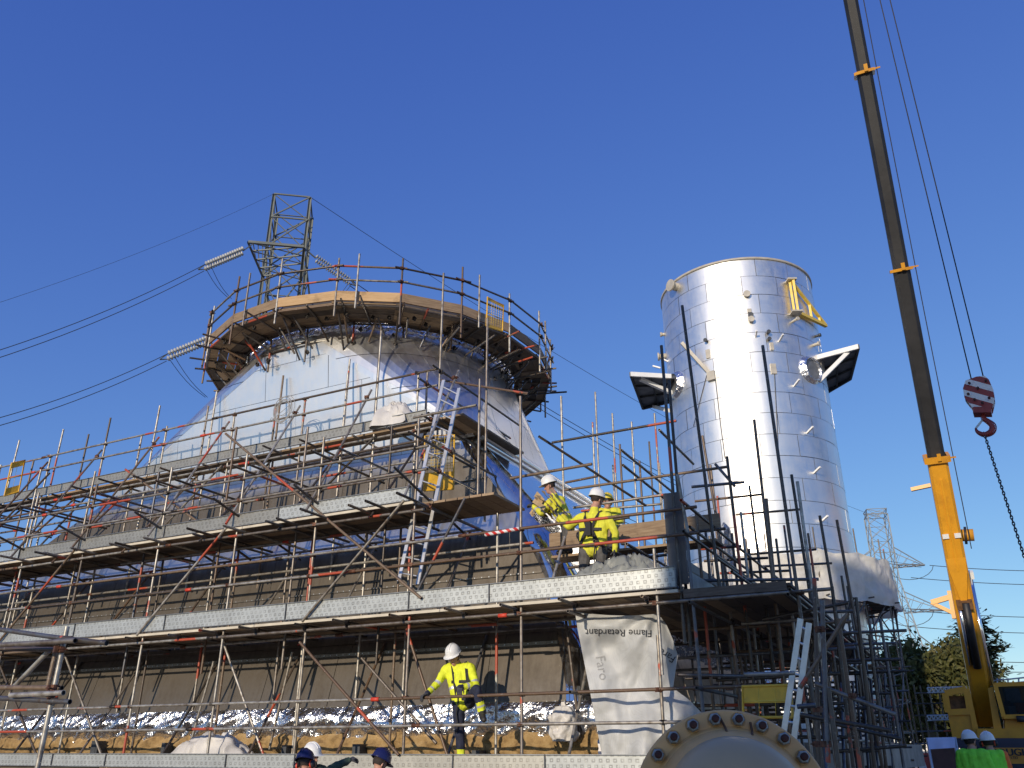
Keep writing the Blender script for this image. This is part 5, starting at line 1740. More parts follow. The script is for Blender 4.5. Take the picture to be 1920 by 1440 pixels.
# wires to the right of the far pylon
for k, (x0, y0, y1) in enumerate(((1743, 1060, 1066), (1708, 1083, 1094), (1738, 1147, 1152), (1700, 1174, 1184), (1715, 1232, 1236), (1715, 1252, 1252))):
    wire("conductor_wire", ("topmost", "second from top", "third from top", "fourth from top", "fifth from top", "lowest")[k] + " of the far conductors strung level behind the crane boom", on_D(x0, y0, 139), on_D(2150, y1, 150), .6, .05, "far conductors behind the crane", n=20)
for (x0, y0, x1, y1) in ((1690, 1062, 1742, 1060), (1690, 1147, 1740, 1147)):
    for k in range(2):
        MB().path([on_D(1750 - 45 * (1 - math.cos(a * math.pi / 10)), y1 + 27 * math.sin(a * math.pi / 10), 139) for a in range(11)], .045, 5).build("jumper_wire", "wire_dark", p2)
        break

# ================================================================== trees
def broad_tree(name, label, base, H, cr, leaf, seed, nl, lsize=.28, group=None):
    r = random.Random(seed)
    t = thing(name, label, "tree", base, group)
    tr = MB()
    tr.tube(base, base + UP * H * .35, .32, .22, 10)
    tips = []
    def grow(p, d, L, rd, lev):
        q = p + d * L
        tr.tube(p, q, rd, rd * .6, 6, caps=False)
        if lev == 0 or q.z > base.z + H:
            tips.append(q); return
        tips.append(p.lerp(q, .7))
        for k in range(r.choice([2, 3, 3])):
            nd = (d + Vector((r.uniform(-1, 1), r.uniform(-1, 1), r.uniform(-.35, .7))) * .75).normalized()
            grow(q, nd, L * r.uniform(.62, .85), rd * .6, lev - 1)
    for k in range(7):
        a = k * 2.4 + r.uniform(-.3, .3)
        z = H * r.uniform(.18, .36)
        grow(base + UP * z, Vector((math.cos(a) * .75, math.sin(a) * .75, r.uniform(.35, 1.0))).normalized(), H * .2 * cr, .14, 3)
    tr.build("trunk", "bark", t)
    lv = MB()
    V, Fc = [], []
    for k in range(nl):
        c = r.choice(tips)
        o = Vector((r.gauss(0, 1), r.gauss(0, 1), r.gauss(0, .8))) * (.085 * H * .5)
        p = c + o
        n = Vector((r.uniform(-1, 1), r.uniform(-1, 1), r.uniform(-.3, 1))).normalized()
        x = n.orthogonal().normalized(); y = n.cross(x)
        a = r.uniform(0, 6.28)
        x, y = x * math.cos(a) + y * math.sin(a), y * math.cos(a) - x * math.sin(a)
        s = lsize * r.uniform(.6, 1.3)
        i = len(V)
        V += [p - x * s, p - y * s * .5, p + x * s, p + y * s * .5]
        Fc.append((i, i + 1, i + 2, i + 3))
    lv.add(V, Fc)
    lv.build("crown", leaf, t)
    return t
def conifer(name, label, base, H, rad_, seed, nl):
    r = random.Random(seed)
    t = thing(name, label, "tree", base)
    tr = MB(); tr.tube(base, base + UP * H, .25, .03, 8)
    V, Fc = [], []
    z = H * .12
    while z < H * .98:
        k = r.choice([3, 4, 5])
        L = rad_ * (1 - z / H) ** .75 * r.uniform(.75, 1.2)
        for j in range(k):
            a = r.uniform(0, 6.28)
            d = Vector((math.cos(a), math.sin(a), r.uniform(-.05, .35)))
            q = base + UP * z + d * L
            tr.tube(base + UP * z, q, .05, .015, 5, caps=False)
            for m in range(int(nl * L)):
                f = r.uniform(.25, 1.0)
                p = (base + UP * z).lerp(q, f) + Vector((r.gauss(0, .35), r.gauss(0, .35), r.gauss(0, .14)))
                n = Vector((r.uniform(-.6, .6), r.uniform(-.6, .6), 1)).normalized()
                x = n.orthogonal().normalized(); y = n.cross(x); b = r.uniform(0, 6.28)
                x, y = x * math.cos(b) + y * math.sin(b), y * math.cos(b) - x * math.sin(b)
                s = .26 * r.uniform(.5, 1.3); i = len(V)
                V += [p - x * s, p - y * s * .35, p + x * s, p + y * s * .35]; Fc.append((i, i + 1, i + 2, i + 3))
        z += H * .045
    tr.build("trunk", "bark", t)
    MB().add(V, Fc).build("crown", "leaf_conifer", t)
def gnd(px, D):
    p = on_D(px, 1400, D); return Vector((p.x, p.y, 0))
broad_tree("broadleaf_tree", "dark green broadleaf tree crowding the gap between side scaffold and crane", gnd(1752, 58), 10.6, .82, "leaf_broad", 5, 20000, .17)
broad_tree("broadleaf_tree", "smaller olive green broadleaf tree half hidden behind the stack scaffold", gnd(1700, 66), 8.8, .8, "leaf_broad", 9, 9000, .18)
conifer("pine_tree", "dark layered pine tree showing to the right of the crane boom", gnd(1868, 62), 10.4, 4.2, 4, 42)
broad_tree("broadleaf_tree", "low shrubby tree seen through the crane's railings", gnd(1915, 75), 6.6, .8, "leaf_broad", 21, 6000, .2)

# ================================================================== far access scaffold with lattice beams, and the pale tent
fa = thing("access_scaffold", "thin pale access scaffold with lattice beams in front of the trees", "scaffold", gnd(1760, 42))
def ft(p, q, name, m="tube_galvanised"):
    tube(fa, name, p, q, .03, m)
for x in (1722, 1734, 1746, 1762, 1780, 1796):
    for D in (40, 43):
        p = gnd(x, D); ft(p, Vector((p.x, p.y, on_D(x, 1284 + rng.uniform(-6, 14), D).z)), "standard", "tube_weathered")
for y in (1300, 1320, 1342, 1372, 1395):
    for D in (40, 43):
        ft(on_D(1715, y, D), on_D(1800, y - 2, D), "ledger", "tube_weathered")
for y in (1290, 1342):
    b0, b1 = on_D(1738, y, 39.8), on_D(1812, y - 2, 39.8)
    b2, b3 = on_D(1739, y + 9, 39.8), on_D(1812, y + 6, 39.8)
    ft(b0, b1, "lattice_beam_chord", "steel_galv"); ft(b2, b3, "lattice_beam_chord", "steel_galv")
    for k in range(9):
        ft(b0.lerp(b1, k / 9), b2.lerp(b3, (k + .5) / 9), "lattice_bar", "steel_galv"); ft(b2.lerp(b3, (k + .5) / 9), b0.lerp(b1, (k + 1) / 9), "lattice_bar", "steel_galv")
tn = thing("site_tent", "pale blue-grey tent roof low beside the crane carrier", "tent", gnd(1765, 30))
q = [on_D(1738, 1383, 30), on_D(1790, 1382, 30), on_D(1792, 1402, 29), on_D(1742, 1405, 29)]
def roof(s, t):
    return q[0].lerp(q[1], s).lerp(q[3].lerp(q[2], s), t) - UP * .06 * math.sin(math.pi * s * 2) ** 2 * t
MB().grid(roof, 12, 6).build("roof_sheet", "tent_pvc", tn)
MB().slab([q[3], q[2], Vector((q[2].x, q[2].y, 0)), Vector((q[3].x, q[3].y, 0))], (CAMP - q[3]).normalized(), .05).build("tent_wall", "brown_shed", tn)
for p in q:
    MB().tube(Vector((p.x, p.y, 0)), p, .04, n=8).build("tent_pole", "steel_galv", tn)

# ================================================================== flanged pipe end in the foreground
FC = on_D(1379, 1533, 5.4)
fdir = Vector((-.10, -1, 0.10)).normalized()      # the way the flange faces
FM = frame(FC, FC + fdir)
fl = thing("flanged_pipe", "tan flanged pipe end with domed cover and a ring of nuts in the foreground", "pipe", Vector((FC.x, FC.y, 0)))
FR = .57
MB().lathe(FM, [(.30, -.16), (FR - .02, -.16), (FR, -.14), (FR, -.10), (FR - .008, -.094), (FR, -.088), (FR, -.02), (FR - .015, 0), (.40, 0)], 72).build("flange", "flange_tan", fl)
MB().lathe(FM, [(.478, .0), (.470, .008), (.462, .035), (.452, .055), (.44, .06)], 72).build("weld_bead", "flange_tan", fl)
MB().lathe(FM, [(.455, .0), (.452, .06), (.425, .14), (.40, .19)], 72).build("hub", "flange_tan", fl)
MB().lathe(FM, [(.405, .17), (.40, .20), (.385, .27), (.34, .35), (.26, .42), (.16, .46), (.07, .475), (0, .478)], 72).build("domed_cover", "dome_grey", fl)
MB().lathe(FM, [(.42, -.16), (.42, -1.5)], 48).build("pipe", "flange_tan", fl)
NBOLT = 24
for i in range(NBOLT):
    a = 2 * math.pi * (i + .45) / NBOLT
    M = FM @ Matrix.Rotation(a, 4, 'Z') @ Matrix.Translation((.515, 0, 0)) @ Matrix.Rotation(rng.uniform(0, 1), 4, 'Z')
    nut = MB()
    nut.lathe(M, [(.042, .0), (.042, .006)], 16)
    nut.lathe(M, [(.036, .006), (.036, .034), (.030, .042), (.021, .042)], 6)
    for k in range(len(nut.sm)):
        nut.sm[k] = False
    no = nut.build("nut", "nut_grey", fl)
    MB().lathe(M, [(.0215, .03), (.0215, .066), (.017, .071), (0, .071)], 12).build("stud", "bolt_rust", no)
# dried paint runs below two of the nuts
for a, L in ((math.pi / 2 + .05, .13), (math.pi / 2 - .28, .17)):
    p0 = FM @ Vector((.515 * math.cos(a), .515 * math.sin(a), .012))
    p1 = FM @ Vector((.47 * math.cos(a - .03), .47 * math.sin(a - .03), .03))
    p2 = FM @ Vector((.43 * math.cos(a - .02), .43 * math.sin(a - .02), .12))
    MB().path([p0, p1, p2], .007, 6).build("paint_run", "crane_rusty", fl)

# ================================================================== hanging sheet with printed words
LFT = [(1147, 1078), (1180, 1083), (1210, 1089), (1250, 1097), (1290, 1105), (1340, 1114), (1370, 1120), (1440, 1133), (1480, 1140)]
RGT = [(1147, 1224), (1158, 1240), (1172, 1250), (1200, 1262), (1230, 1271), (1262, 1266), (1290, 1262), (1312, 1292), (1338, 1317), (1365, 1310), (1440, 1290), (1480, 1280)]
def interp(tab, y):
    for (a, xa), (b, xb) in zip(tab, tab[1:]):
        if y <= b:
            return xa + (xb - xa) * (y - a) / (b - a)
    return tab[-1][1]
def hang(px, py):
    """point of the hanging sheet seen at a pixel: cloth hung behind the rails, folded under its own weight"""
    l, r = interp(LFT, py), interp(RGT, py)
    s = min(1, max(0, (px - l) / (r - l))); t = (py - 1147) / 330
    # tension folds fan out from the two top corners and sag in the middle
    a1 = math.atan2(py - 1135, px - 1062); r1 = math.hypot(px - 1062, py - 1135) / 150
    a2 = math.atan2(py - 1135, 1236 - px); r2 = math.hypot(px - 1236, py - 1135) / 150
    k1, k2 = math.exp(-r1 * .9), math.exp(-r2 * .9)
    v = 12.02 + .16 * k1 * min(1, r1) * math.sin(a1 * 9) + .16 * k2 * min(1, r2) * math.sin(a2 * 10 + 1)
    v += t * (.10 * math.sin(s * 9 + .8) + .06 * math.sin(s * 21 + t * 2))
    v += .20 * math.exp(-((s - .45) / .25) ** 2) * math.sin(math.pi * min(1, t * 1.5))
    v += .25 * max(0, s - .78) / .22 * (1 - .4 * t)
    v += .04 * noise.noise(Vector((px * .03, py * .02, 3))) + .02 * noise.noise(Vector((px * .08, py * .05, 6)))
    return on_v(px, py, v)
def hs(s, t):
    py = 1147 + 333 * t + (1 - t) * (5 * math.sin(math.pi * s) + 4 * s)
    l, r = interp(LFT, py), interp(RGT, py)
    return hang(l + (r - l) * s, py)
hsheet = thing("hanging_sheet", "white reinforced plastic sheet hanging under the boards with upside-down black print", "sheet", W(-4.4, 11.9, 1.4))
MB().grid(hs, 80, 90).build("sheet", "sheet_white", hsheet)
def print_on(txt, cx, cy, wpx, ang, mat, back=.012):
    vs, fs_ = text_mesh(txt, 1.0)
    w = max(v.x for v in vs) - min(v.x for v in vs)
    k = wpx / w
    ca, sa = math.cos(ang), math.sin(ang)
    out = []
    for v in vs:
        x, y = v.x * k, -v.y * k
        p = hang(cx + x * ca - y * sa, cy + x * sa + y * ca)
        out.append(p + (CAMP - p).normalized() * back)
    MB().add(out, fs_).build("lettering", mat, hsheet)
print_on("Flame Retardant", 1160, 1186, 124, rad(181), "ink_black")
print_on("Faro", 1250, 1228, 34, rad(212), "ink_black")
print_on("Faro", 1128, 1252, 44, rad(80), "ink_grey")

# ================================================================== heaps of sheeting and bags
def heap(name, label, cat, cpx, cpy, v, L, Wd, Hh, mat, seed, fold=.5, zbase=None, nu=64, nv=40):
    """crumpled cloth lying in a heap"""
    c = on_v(cpx, cpy, v)
    z0 = c.z if zbase is None else zbase
    u0, v0, _ = uvz(c)
    def P(s, t):
        a, b = s * 2 - 1, t * 2 - 1
        env = max(0, 1 - abs(a) ** 2.4) * max(0, 1 - abs(b) ** 2.2)
        q = Vector((a * 2.2 * L, b * 2.0, seed))
        rid = 1 - abs(noise.noise(Vector((q.x * 1.1, q.y * 1.6, q.z)) + Vector((0, .8 * noise.noise(q * .7), 0)))) * 2.2
        rid = .65 * (1 - min(1.4, (1.9 * noise.noise(Vector((q.x * .8, q.y * 1.2, q.z + 3)))) ** 2)) + .35 * rid
        rid2 = 1 - abs(noise.noise(q * 2.6 + Vector((4, 1, 0)))) * 2
        rid3 = 1 - abs(noise.noise(q * 7.5 + Vector((2, 9, 0)))) * 2
        h = env ** .5 * Hh * (1 - fold + fold * (.72 * rid + .22 * rid2 + .06 * rid3) + .2 * noise.noise(q * .6))
        du = .10 * noise.noise(q * 1.3 + Vector((9, 0, 0))); dv = .10 * noise.noise(q * 1.3 + Vector((0, 7, 0)))
        return W(u0 + a * L / 2 + du, v0 + b * Wd / 2 + dv, z0 + max(.004, h))
    return tag(MB().grid(P, nu, nv, smooth=True).build(name, mat), label, cat)
heap("tarpaulin", "crumpled grey-green tarpaulin heaped behind the steel toe board at the scaffold corner", "tarpaulin", 1160, 1085, 12.02, 1.75, .6, .66, "tarp_grey", 2.3, .55, D2 + .02, 70, 34)
heap("rubble_sack", "bunched white sack lying on the boards of the topmost lift", "sack", 738, 782, 13.1, .95, .5, .62, "bag_white", 7.1, .40, D4 + .05)
heap("dust_sheet", "loose white dust sheet dropped on the lowest boards", "sheet", 395, 1420, 12.2, 1.9, .6, .60, "bag_white", 12.7, .30, D1 + .02, 44, 22)
# white bag tied around an inner upright
bc = on_v(1058, 1390, 12.62)
def bag(s, t):
    a = s * 2 * math.pi
    r = (.06 + .13 * math.sin(math.pi * min(1, .18 + t * .8)) ** .8) * (1 + .45 * noise.noise(Vector((math.cos(a) * 2, math.sin(a) * 2, t * 4))) + .5 * (.5 - abs(noise.noise(Vector((math.cos(a) * 4, math.sin(a) * 4, t * 5))))))
    r *= .35 if t > .88 else 1
    return bc + Vector((math.cos(a) * r, math.sin(a) * r * .8, t * .56)) 
tag(MB().grid(bag, 48, 40).build("plastic_bag", "bag_white"), "white plastic bag tied around an upright above the mineral wool", "bag")

# ================================================================== ladders
def ladder(name, label, a0, a1, b0, b1, n, mat="aluminium", rail=(.03, .065)):
    """a0-a1 and b0-b1: bottom and top of the two stiles"""
    t = thing(name, label, "ladder", (a0 + b0) / 2)
    sd = (b0 - a0).normalized()
    for p, q in ((a0, a1), (b0, b1)):
        MB().bar(p, q, rail[0], rail[1], up=sd).build("stile", mat, t)
    for k in range(n):
        f = (k + .5) / n
        tube(t, "rung", a0.lerp(a1, f), b0.lerp(b1, f), .016, mat)
    return t
ladder("aluminium_ladder", "long aluminium ladder leaning from the second lift up past the yellow gate", on_v(748, 1090, 11.85), on_v(832, 713, 12.7), on_v(783, 1096, 11.85), on_v(861, 728, 12.7), 14)
ladder("aluminium_ladder", "shorter aluminium ladder with red paint marks beside the flanged pipe", on_v(1466, 1400, 10.9), on_v(1501, 1160, 10.9), on_v(1487, 1400, 10.9), on_v(1517, 1168, 10.9), 8)

# ================================================================== yellow safety gates
def gate(name, label, P, mesh_rows, mesh_cols, panel, mat="yellow_paint", r=.018, wire_col="yellow_bracket"):
    """P: four corners (bottom left, bottom right, top right, top left)"""
    t = thing(name, label, "gate", (P[0] + P[1]) / 2)
    MB().path([P[0], P[3], P[2], P[1]], r, 8).path([P[0], P[1]], r, 8).build("frame", mat, t)
    n = (P[1] - P[0]).cross(P[3] - P[0]).normalized()
    def at(s, h):
        return P[0].lerp(P[1], s).lerp(P[3].lerp(P[2], s), h)
    for h0, h1 in panel:
        MB().slab([at(.02, h0), at(.98, h0), at(.98, h1), at(.02, h1)], n, .006).build("kick_panel", mat, t)
    lo = max(p[1] for p in panel if p[1] < .6); hi = min([p[0] for p in panel if p[0] > .6] + [1.0])
    for k in range(1, mesh_cols):
        MB().tube(at(k / mesh_cols, lo), at(k / mesh_cols, hi), .004, n=5).build("mesh_wire", wire_col, t)
    for k in range(1, mesh_rows):
        h = lo + (hi - lo) * k / mesh_rows
        MB().tube(at(0, h), at(1, h), .004 if k != mesh_rows // 2 else .010, n=5).build("mesh_wire", wire_col, t)
    return t
g0 = [on_v(795, 920, 12.35), on_v(850, 917, 12.75), on_v(852, 815, 12.75), on_v(797, 818, 12.35)]
gate("safety_gate", "yellow mesh ladder gate with solid kick panel at the end of the third lift", g0, 12, 9, [(0, .32)])
a = -0.62
g1 = [rpt(-.86, RO + .1, ZP + .12), rpt(-.73, RO + .1, ZP + .10), rpt(-.73, RO + .1, ZP + .92), rpt(-.86, RO + .1, ZP + .94)]
g1 = [on_v(912, 612, 14.35), on_v(942, 621, 14.9), on_v(944, 572, 14.9), on_v(914, 557, 14.35)]
gate("safety_gate", "small yellow mesh gate clipped to the round platform's guard rail", g1, 9, 7, [(0, .10), (.90, 1.0)])
g2 = [on_v(8, 930, 11.9), on_v(35, 922, 12.2), on_v(47, 862, 12.2), on_v(22, 868, 11.9)]
gate("safety_gate", "yellow gate frame with bars at the far end of the upper lift", g2, 2, 2, [(0, .22), (.82, 1.0)])
g3 = [on_v(1394, 1345, 11.2), on_v(1486, 1345, 11.2), on_v(1484, 1284, 11.2), on_v(1392, 1287, 11.2)]
gate("safety_gate", "yellow gate with chipped top panel standing behind the flanged pipe", g3, 2, 3, [(.0, .02), (.45, 1.0)])

# coil of pale cable on the top lift's rail
cc = on_v(533, 772, 12.92)
cp = []
for k in range(170):
    a = k * .30
    r = .25 + .16 * noise.noise(Vector((k * .07, 0, 5))) + .06 * math.sin(k * .13)
    cp.append(cc + ua * (r * math.cos(a) * .85 + .05 * noise.noise(Vector((k * .05, 3, 0)))) + UP * (r * math.sin(a) + .02) - vb * (.04 + .03 * noise.noise(Vector((k * .2, 1, 1)))))
cp += [cc + ua * (-.35 + .02 * k) + UP * (.1 * math.sin(k * .6) - .2) - vb * .05 for k in range(8)]
tag(MB().path(cp, .0065, 5).build("cable_coil", "ink_grey"), "loose coil of pale cable hung over the top lift's guard rail", "cable")

# bundle of torn insulation and kraft strips between the workers
tornm = MB()
for k in range(26):
    p = on_v(1015 + rng.uniform(-22, 30), 940 + rng.uniform(-28, 22), 13.2 + rng.uniform(-.2, .2))
    d = (on_v(1050, 985, 13.0) - on_v(1005, 925, 13.3)).normalized() + Vector((rng.uniform(-.2, .2), rng.uniform(-.2, .2), rng.uniform(-.25, .25)))
    d.normalize(); x = d.orthogonal().normalized() * rng.uniform(.025, .055); L = rng.uniform(.2, .5)
    tornm.grid(lambda s, t, p=p, d=d, x=x, L=L: p + d * L * t + x * (s - .5) * 2 + d.cross(x) * .6 * math.sin(t * 5 + s), 3, 5)
tag(tornm.build("torn_lagging", "kraft_paper"), "torn brown lagging strips bunched at the hood's corner before a worker", "insulation")
fo = MB()
def crum(s, t):
    p = on_v(1000 + 50 * s, 945 + 45 * s + 26 * t, 13.3)
    return p - vb * (.15 * noise.noise(Vector((s * 9, t * 7, 0))) + .08 * noise.noise(Vector((s * 22, t * 18, 0))))
tag(fo.grid(crum, 40, 16, smooth=False).build("foil_scrap", "foil"), "crumpled silver foil hanging at the hood's corner under the brown lagging", "foil")

# ================================================================== people
def capsule(V, Fc, p, r0, q, r1, n=10, m=4):
    M = frame(p, q); L = (q - p).length
    prof = []
    for k in range(m + 1):
        a = -math.pi / 2 + (math.pi / 2) * k / m
        prof.append((max(1e-4, r0 * math.cos(a)), r0 * math.sin(a)))
    for k in range(m + 1):
        a = (math.pi / 2) * k / m
        prof.append((max(1e-4, r1 * math.cos(a)), L + r1 * math.sin(a)))
    o = len(V)
    for r, z in prof:
        for i in range(n):
            a = 2 * math.pi * i / n
            V.append(M @ Vector((r * math.cos(a), r * math.sin(a), z)))
    for k in range(len(prof) - 1):
        for i in range(n):
            j = (i + 1) % n
            Fc.append((o + k * n + i, o + k * n + j, o + (k + 1) * n + j, o + (k + 1) * n + i))
    Fc.append(tuple(o + i for i in reversed(range(n))))
    Fc.append(tuple(o + (len(prof) - 1) * n + i for i in range(n)))

def remeshed(V, Fc, voxel, smooth=4):
    me = bpy.data.meshes.new("tmp"); me.from_pydata([tuple(p) for p in V], [], Fc); me.update()
    ob = bpy.data.objects.new("tmp", me); COL.objects.link(ob)
    md = ob.modifiers.new("r", 'REMESH'); md.mode = 'VOXEL'; md.voxel_size = voxel; md.use_smooth_shade = True
    sm = ob.modifiers.new("s", 'SMOOTH'); sm.iterations = smooth; sm.factor = .5
    dg = bpy.context.evaluated_depsgraph_get()
    out = bpy.data.meshes.new_from_object(ob.evaluated_get(dg))
    bpy.data.objects.remove(ob); bpy.data.meshes.remove(me)
    return out

def glove(par, wrist, hand_dir, palm_n, side_sign, mat, curl=.9, scale=1.0):
    """gloved hand: palm, four unequal bent fingers and a thumb off the side of the palm"""
    d = hand_dir.normalized(); n = (palm_n - d * palm_n.dot(d)).normalized(); s = d.cross(n) * side_sign
    V, Fc = [], []
    k = scale
    for o in (-.03, -.01, .01, .03):
        capsule(V, Fc, wrist + s * o * .8 * k, .017 * k, wrist + d * .085 * k + s * o * k, .015 * k, 8, 3)
    capsule(V, Fc, wrist - d * .03 * k, .028 * k, wrist + d * .02 * k, .027 * k, 8, 3)
    for o, L in ((-.033, .062), (-.011, .075), (.011, .080), (.033, .070)):
        p = wrist + d * .085 * k + s * o * k
        ang = 0
        for f in (.45, .32, .23):
            ang += curl * .75
            q = p + (d * math.cos(ang) + n * math.sin(ang)) * L * f * 1.25 * k
            capsule(V, Fc, p, .0105 * k, q, .0095 * k, 7, 2)
            p = q
    p = wrist + d * .03 * k + s * .035 * k
    q = p + (d * .6 + s * .6 + n * .45).normalized() * .045 * k
    capsule(V, Fc, p, .014 * k, q, .0125 * k, 7, 2)
    capsule(V, Fc, q, .0125 * k, q + (d * .8 + n * .75).normalized() * .035 * k, .010 * k, 7, 2)
    me = remeshed(V, Fc, .0065, 2)
    me.materials.append(MATS[mat])
    o = bpy.data.objects.new("glove", me)
    return link(o, par, Matrix.Identity(4))

def hard_hat(par, c, fwd, up, mat, r=.126):
    f = (fwd - up * fwd.dot(up)).normalized(); s = f.cross(up)
    M = Matrix((s, f, up)).transposed().to_4x4(); M.translation = c
    M = M @ Matrix.Diagonal((.92, 1.10, 1.0, 1))
    b = MB()
    prof = [(r * 1.03, -.012), (r * 1.05, .0)] + [(r * math.cos(a), .02 + r * .98 * math.sin(a)) for a in [i * math.pi / 2 / 9 for i in range(10)]]
    b.lathe(M, prof, 28)
    # peak and gutter rim
    pk = []
    def peak(u_, t):
        a = rad(90) + (u_ - .5) * rad(150)
        rr_ = r * 1.03 + t * .055 * math.cos((u_ - .5) * rad(150)) ** .8
        return M @ Vector((rr_ * math.cos(a), rr_ * math.sin(a), -.004 - .012 * t))
    b.grid(peak, 16, 3)
    b.lathe(M, [(r * 1.03, -.014), (r * 1.10, -.010), (r * 1.10, -.003), (r * 1.03, .004)], 28)
    # raised ridge along the crown
    for o in (-.018, .018):
        pts = [M @ Vector((o, r * 1.005 * math.cos(a), .02 + r * .995 * math.sin(a))) for a in [rad(25) + i * rad(130) / 8 for i in range(9)]]
        b.path(pts, .007, 6)
    return b.build("hard_hat", mat, par)

def person(label, J, fwd, hat="white_plastic", jacket="hivis_yellow", legs="navy_cloth", cuffs=True, tape=True, harness=False, glove_mat="glove_cloth",
           group=None, look=None, vest=None, muffs=False, palm=None, hide_gloves=False, hair=True, sleeve=None):
    """J: joint name -> world point. The body is one remeshed surface; clothing zones are materials on it."""
    j = J
    base = (j["anL"] + j["anR"]) / 2
    t = thing("person", label, "person", Vector((base.x, base.y, min(j["anL"].z, j["anR"].z) - .09)), group)
    look = (look or fwd).normalized()
    upv = (j["head"] - j["neck"]).normalized()
    sd0 = look.cross(upv).normalized(); upv = sd0.cross(look).normalized()
    sh_mid = (j["shL"] + j["shR"]) / 2; hip_mid = (j["hipL"] + j["hipR"]) / 2
    prims = []           # (p, r0, q, r1, zone function of t)
    Z = dict(skin=0, jacket=1, tape=2, legs=3, boot=4, vest=5, sleeve=6)
    body_z = "vest" if vest else "jacket"
    torso = lambda x: Z["tape"] if tape and (.52 < x < .62) else Z[body_z]
    for s in "LR":
        prims.append((j["sh" + s].lerp(sh_mid, .30), .095, j["hip" + s].lerp(hip_mid, .10), .105, torso))
    prims.append((sh_mid + (hip_mid - sh_mid) * .06, .11, hip_mid, .13, torso))
    prims.append((sh_mid + fwd * .03 + (hip_mid - sh_mid) * .25, .11, hip_mid + fwd * .02 + (sh_mid - hip_mid) * .2, .115, torso))
    prims.append((j["shL"].lerp(sh_mid, .12), .078, j["shR"].lerp(sh_mid, .12), .078, lambda x: Z[body_z]))
    prims.append((sh_mid, .085, j["neck"].lerp(j["head"], .22), .070, lambda x: Z[body_z] if x < .9 else Z["skin"]))
    sl = "sleeve" if sleeve else "jacket"
    for s in "LR":
        arm_up = lambda x: Z["tape"] if tape and not vest and .78 < x < .93 else Z[sl]
        arm_lo = lambda x: Z["tape"] if tape and not vest and .42 < x < .58 else (Z["legs"] if x > .80 and cuffs else Z[sl])
        prims.append((j["sh" + s], .078, j["el" + s], .060, arm_up))
        prims.append((j["el" + s], .060, j["ha" + s], .042, arm_lo))
        th = lambda x: Z["legs"]
        lo = lambda x: Z["tape"] if tape and .70 < x < .80 else (Z["jacket"] if cuffs and tape and .55 < x < .95 else Z["legs"])
        prims.append((j["hip" + s], .105, j["kn" + s], .078, th))
        prims.append((j["kn" + s], .078, j["an" + s], .062, lo))
        to = j.get("to" + s) or j["an" + s] + fwd * .17 - UP * .06
        prims.append((j["an" + s] - UP * .035, .052, to, .042, lambda x: Z["boot"]))
    hd = j["head"]
    sd = look.cross(upv).normalized()
    prims += [(hd + upv * .035 - look * .012, .088, hd + upv * .03 + look * .012, .085, lambda x: Z["skin"]),
              (hd - upv * .045 + look * .03, .066, hd - upv * .085 + look * .055, .040, lambda x: Z["skin"]),
              (hd + look * .09 + upv * .005, .012, hd + look * .108 - upv * .030, .016, lambda x: Z["skin"]),
              (hd + sd * .083 + upv * .01, .016, hd + sd * .086 - upv * .03, .012, lambda x: Z["skin"]),
              (hd - sd * .083 + upv * .01, .016, hd - sd * .086 - upv * .03, .012, lambda x: Z["skin"]),
              (j["neck"], .058, hd - upv * .03, .058, lambda x: Z["skin"])]
    V, Fc = [], []
    for p, r0, q, r1, zf in prims:
        if (q - p).length < 1e-4:
            q = p + UP * 1e-3
        capsule(V, Fc, p, r0, q, r1)
    me = remeshed(V, Fc, .0135, 3)
    n = len(me.polygons)
    c = np.empty(n * 3, dtype=np.float32); me.polygons.foreach_get("center", c); c = c.reshape(-1, 3)
    best = np.full(n, 1e9); zone = np.zeros(n, dtype=np.int32)
    for p, r0, q, r1, zf in prims:
        p_, q_ = np.array(p), np.array(q); d = q_ - p_
        tt = np.clip(((c - p_) @ d) / max(1e-9, d @ d), 0, 1)
        dist = np.linalg.norm(c - (p_ + tt[:, None] * d), axis=1) - (r0 + (r1 - r0) * tt)
        tab = np.array([zf(x / 50.0) for x in range(51)])
        zz = tab[np.clip((tt * 50).astype(int), 0, 50)]
        k = dist < best
        best[k] = dist[k]; zone[k] = zz[k]
    for m in ("skin", jacket, "reflective_tape", legs, "boot_leather", vest or jacket, sleeve or jacket):
        me.materials.append(MATS[m])
    me.polygons.foreach_set("material_index", zone)
    # cloth creases
    me.polygons.foreach_set("use_smooth", [True] * n)
    co = np.empty(len(me.vertices) * 3, dtype=np.float32); me.vertices.foreach_get("co", co)
    me.update()
    vn = [v.normal.copy() for v in me.vertices]
    for i, v in enumerate(me.vertices):
        if (v.co - hd).length > .2:
            v.co = v.co + vn[i] * (.009 * noise.noise(v.co * 17) + .006 * noise.noise(Vector((v.co.x * 30, v.co.y * 30, v.co.z * 9))))
    me.update()
    body = link(bpy.data.objects.new("body", me), t, Matrix.Identity(4))
    # hair, eyes, hat
    if hair:
        b = MB(); M = Matrix((sd, look, upv)).transposed().to_4x4(); M.translation = hd + upv * .03 - look * .012
        b.lathe(M, [(.094 * math.cos(a), .094 * math.sin(a)) for a in [rad(-38) + i * rad(60) / 5 for i in range(6)]], 20, 0, rad(165), rad(375))
        b.build("hair", "hair_dark", t)
    for s in (-1, 1):
        q = hd + look * .083 + sd * s * .033 + upv * .012
        MB().lathe(Matrix.Translation(q), [(.001, -.011), (.010, -.005), (.012, 0), (.010, .005), (.001, .011)], 8).build("eye", "hair_dark", t)
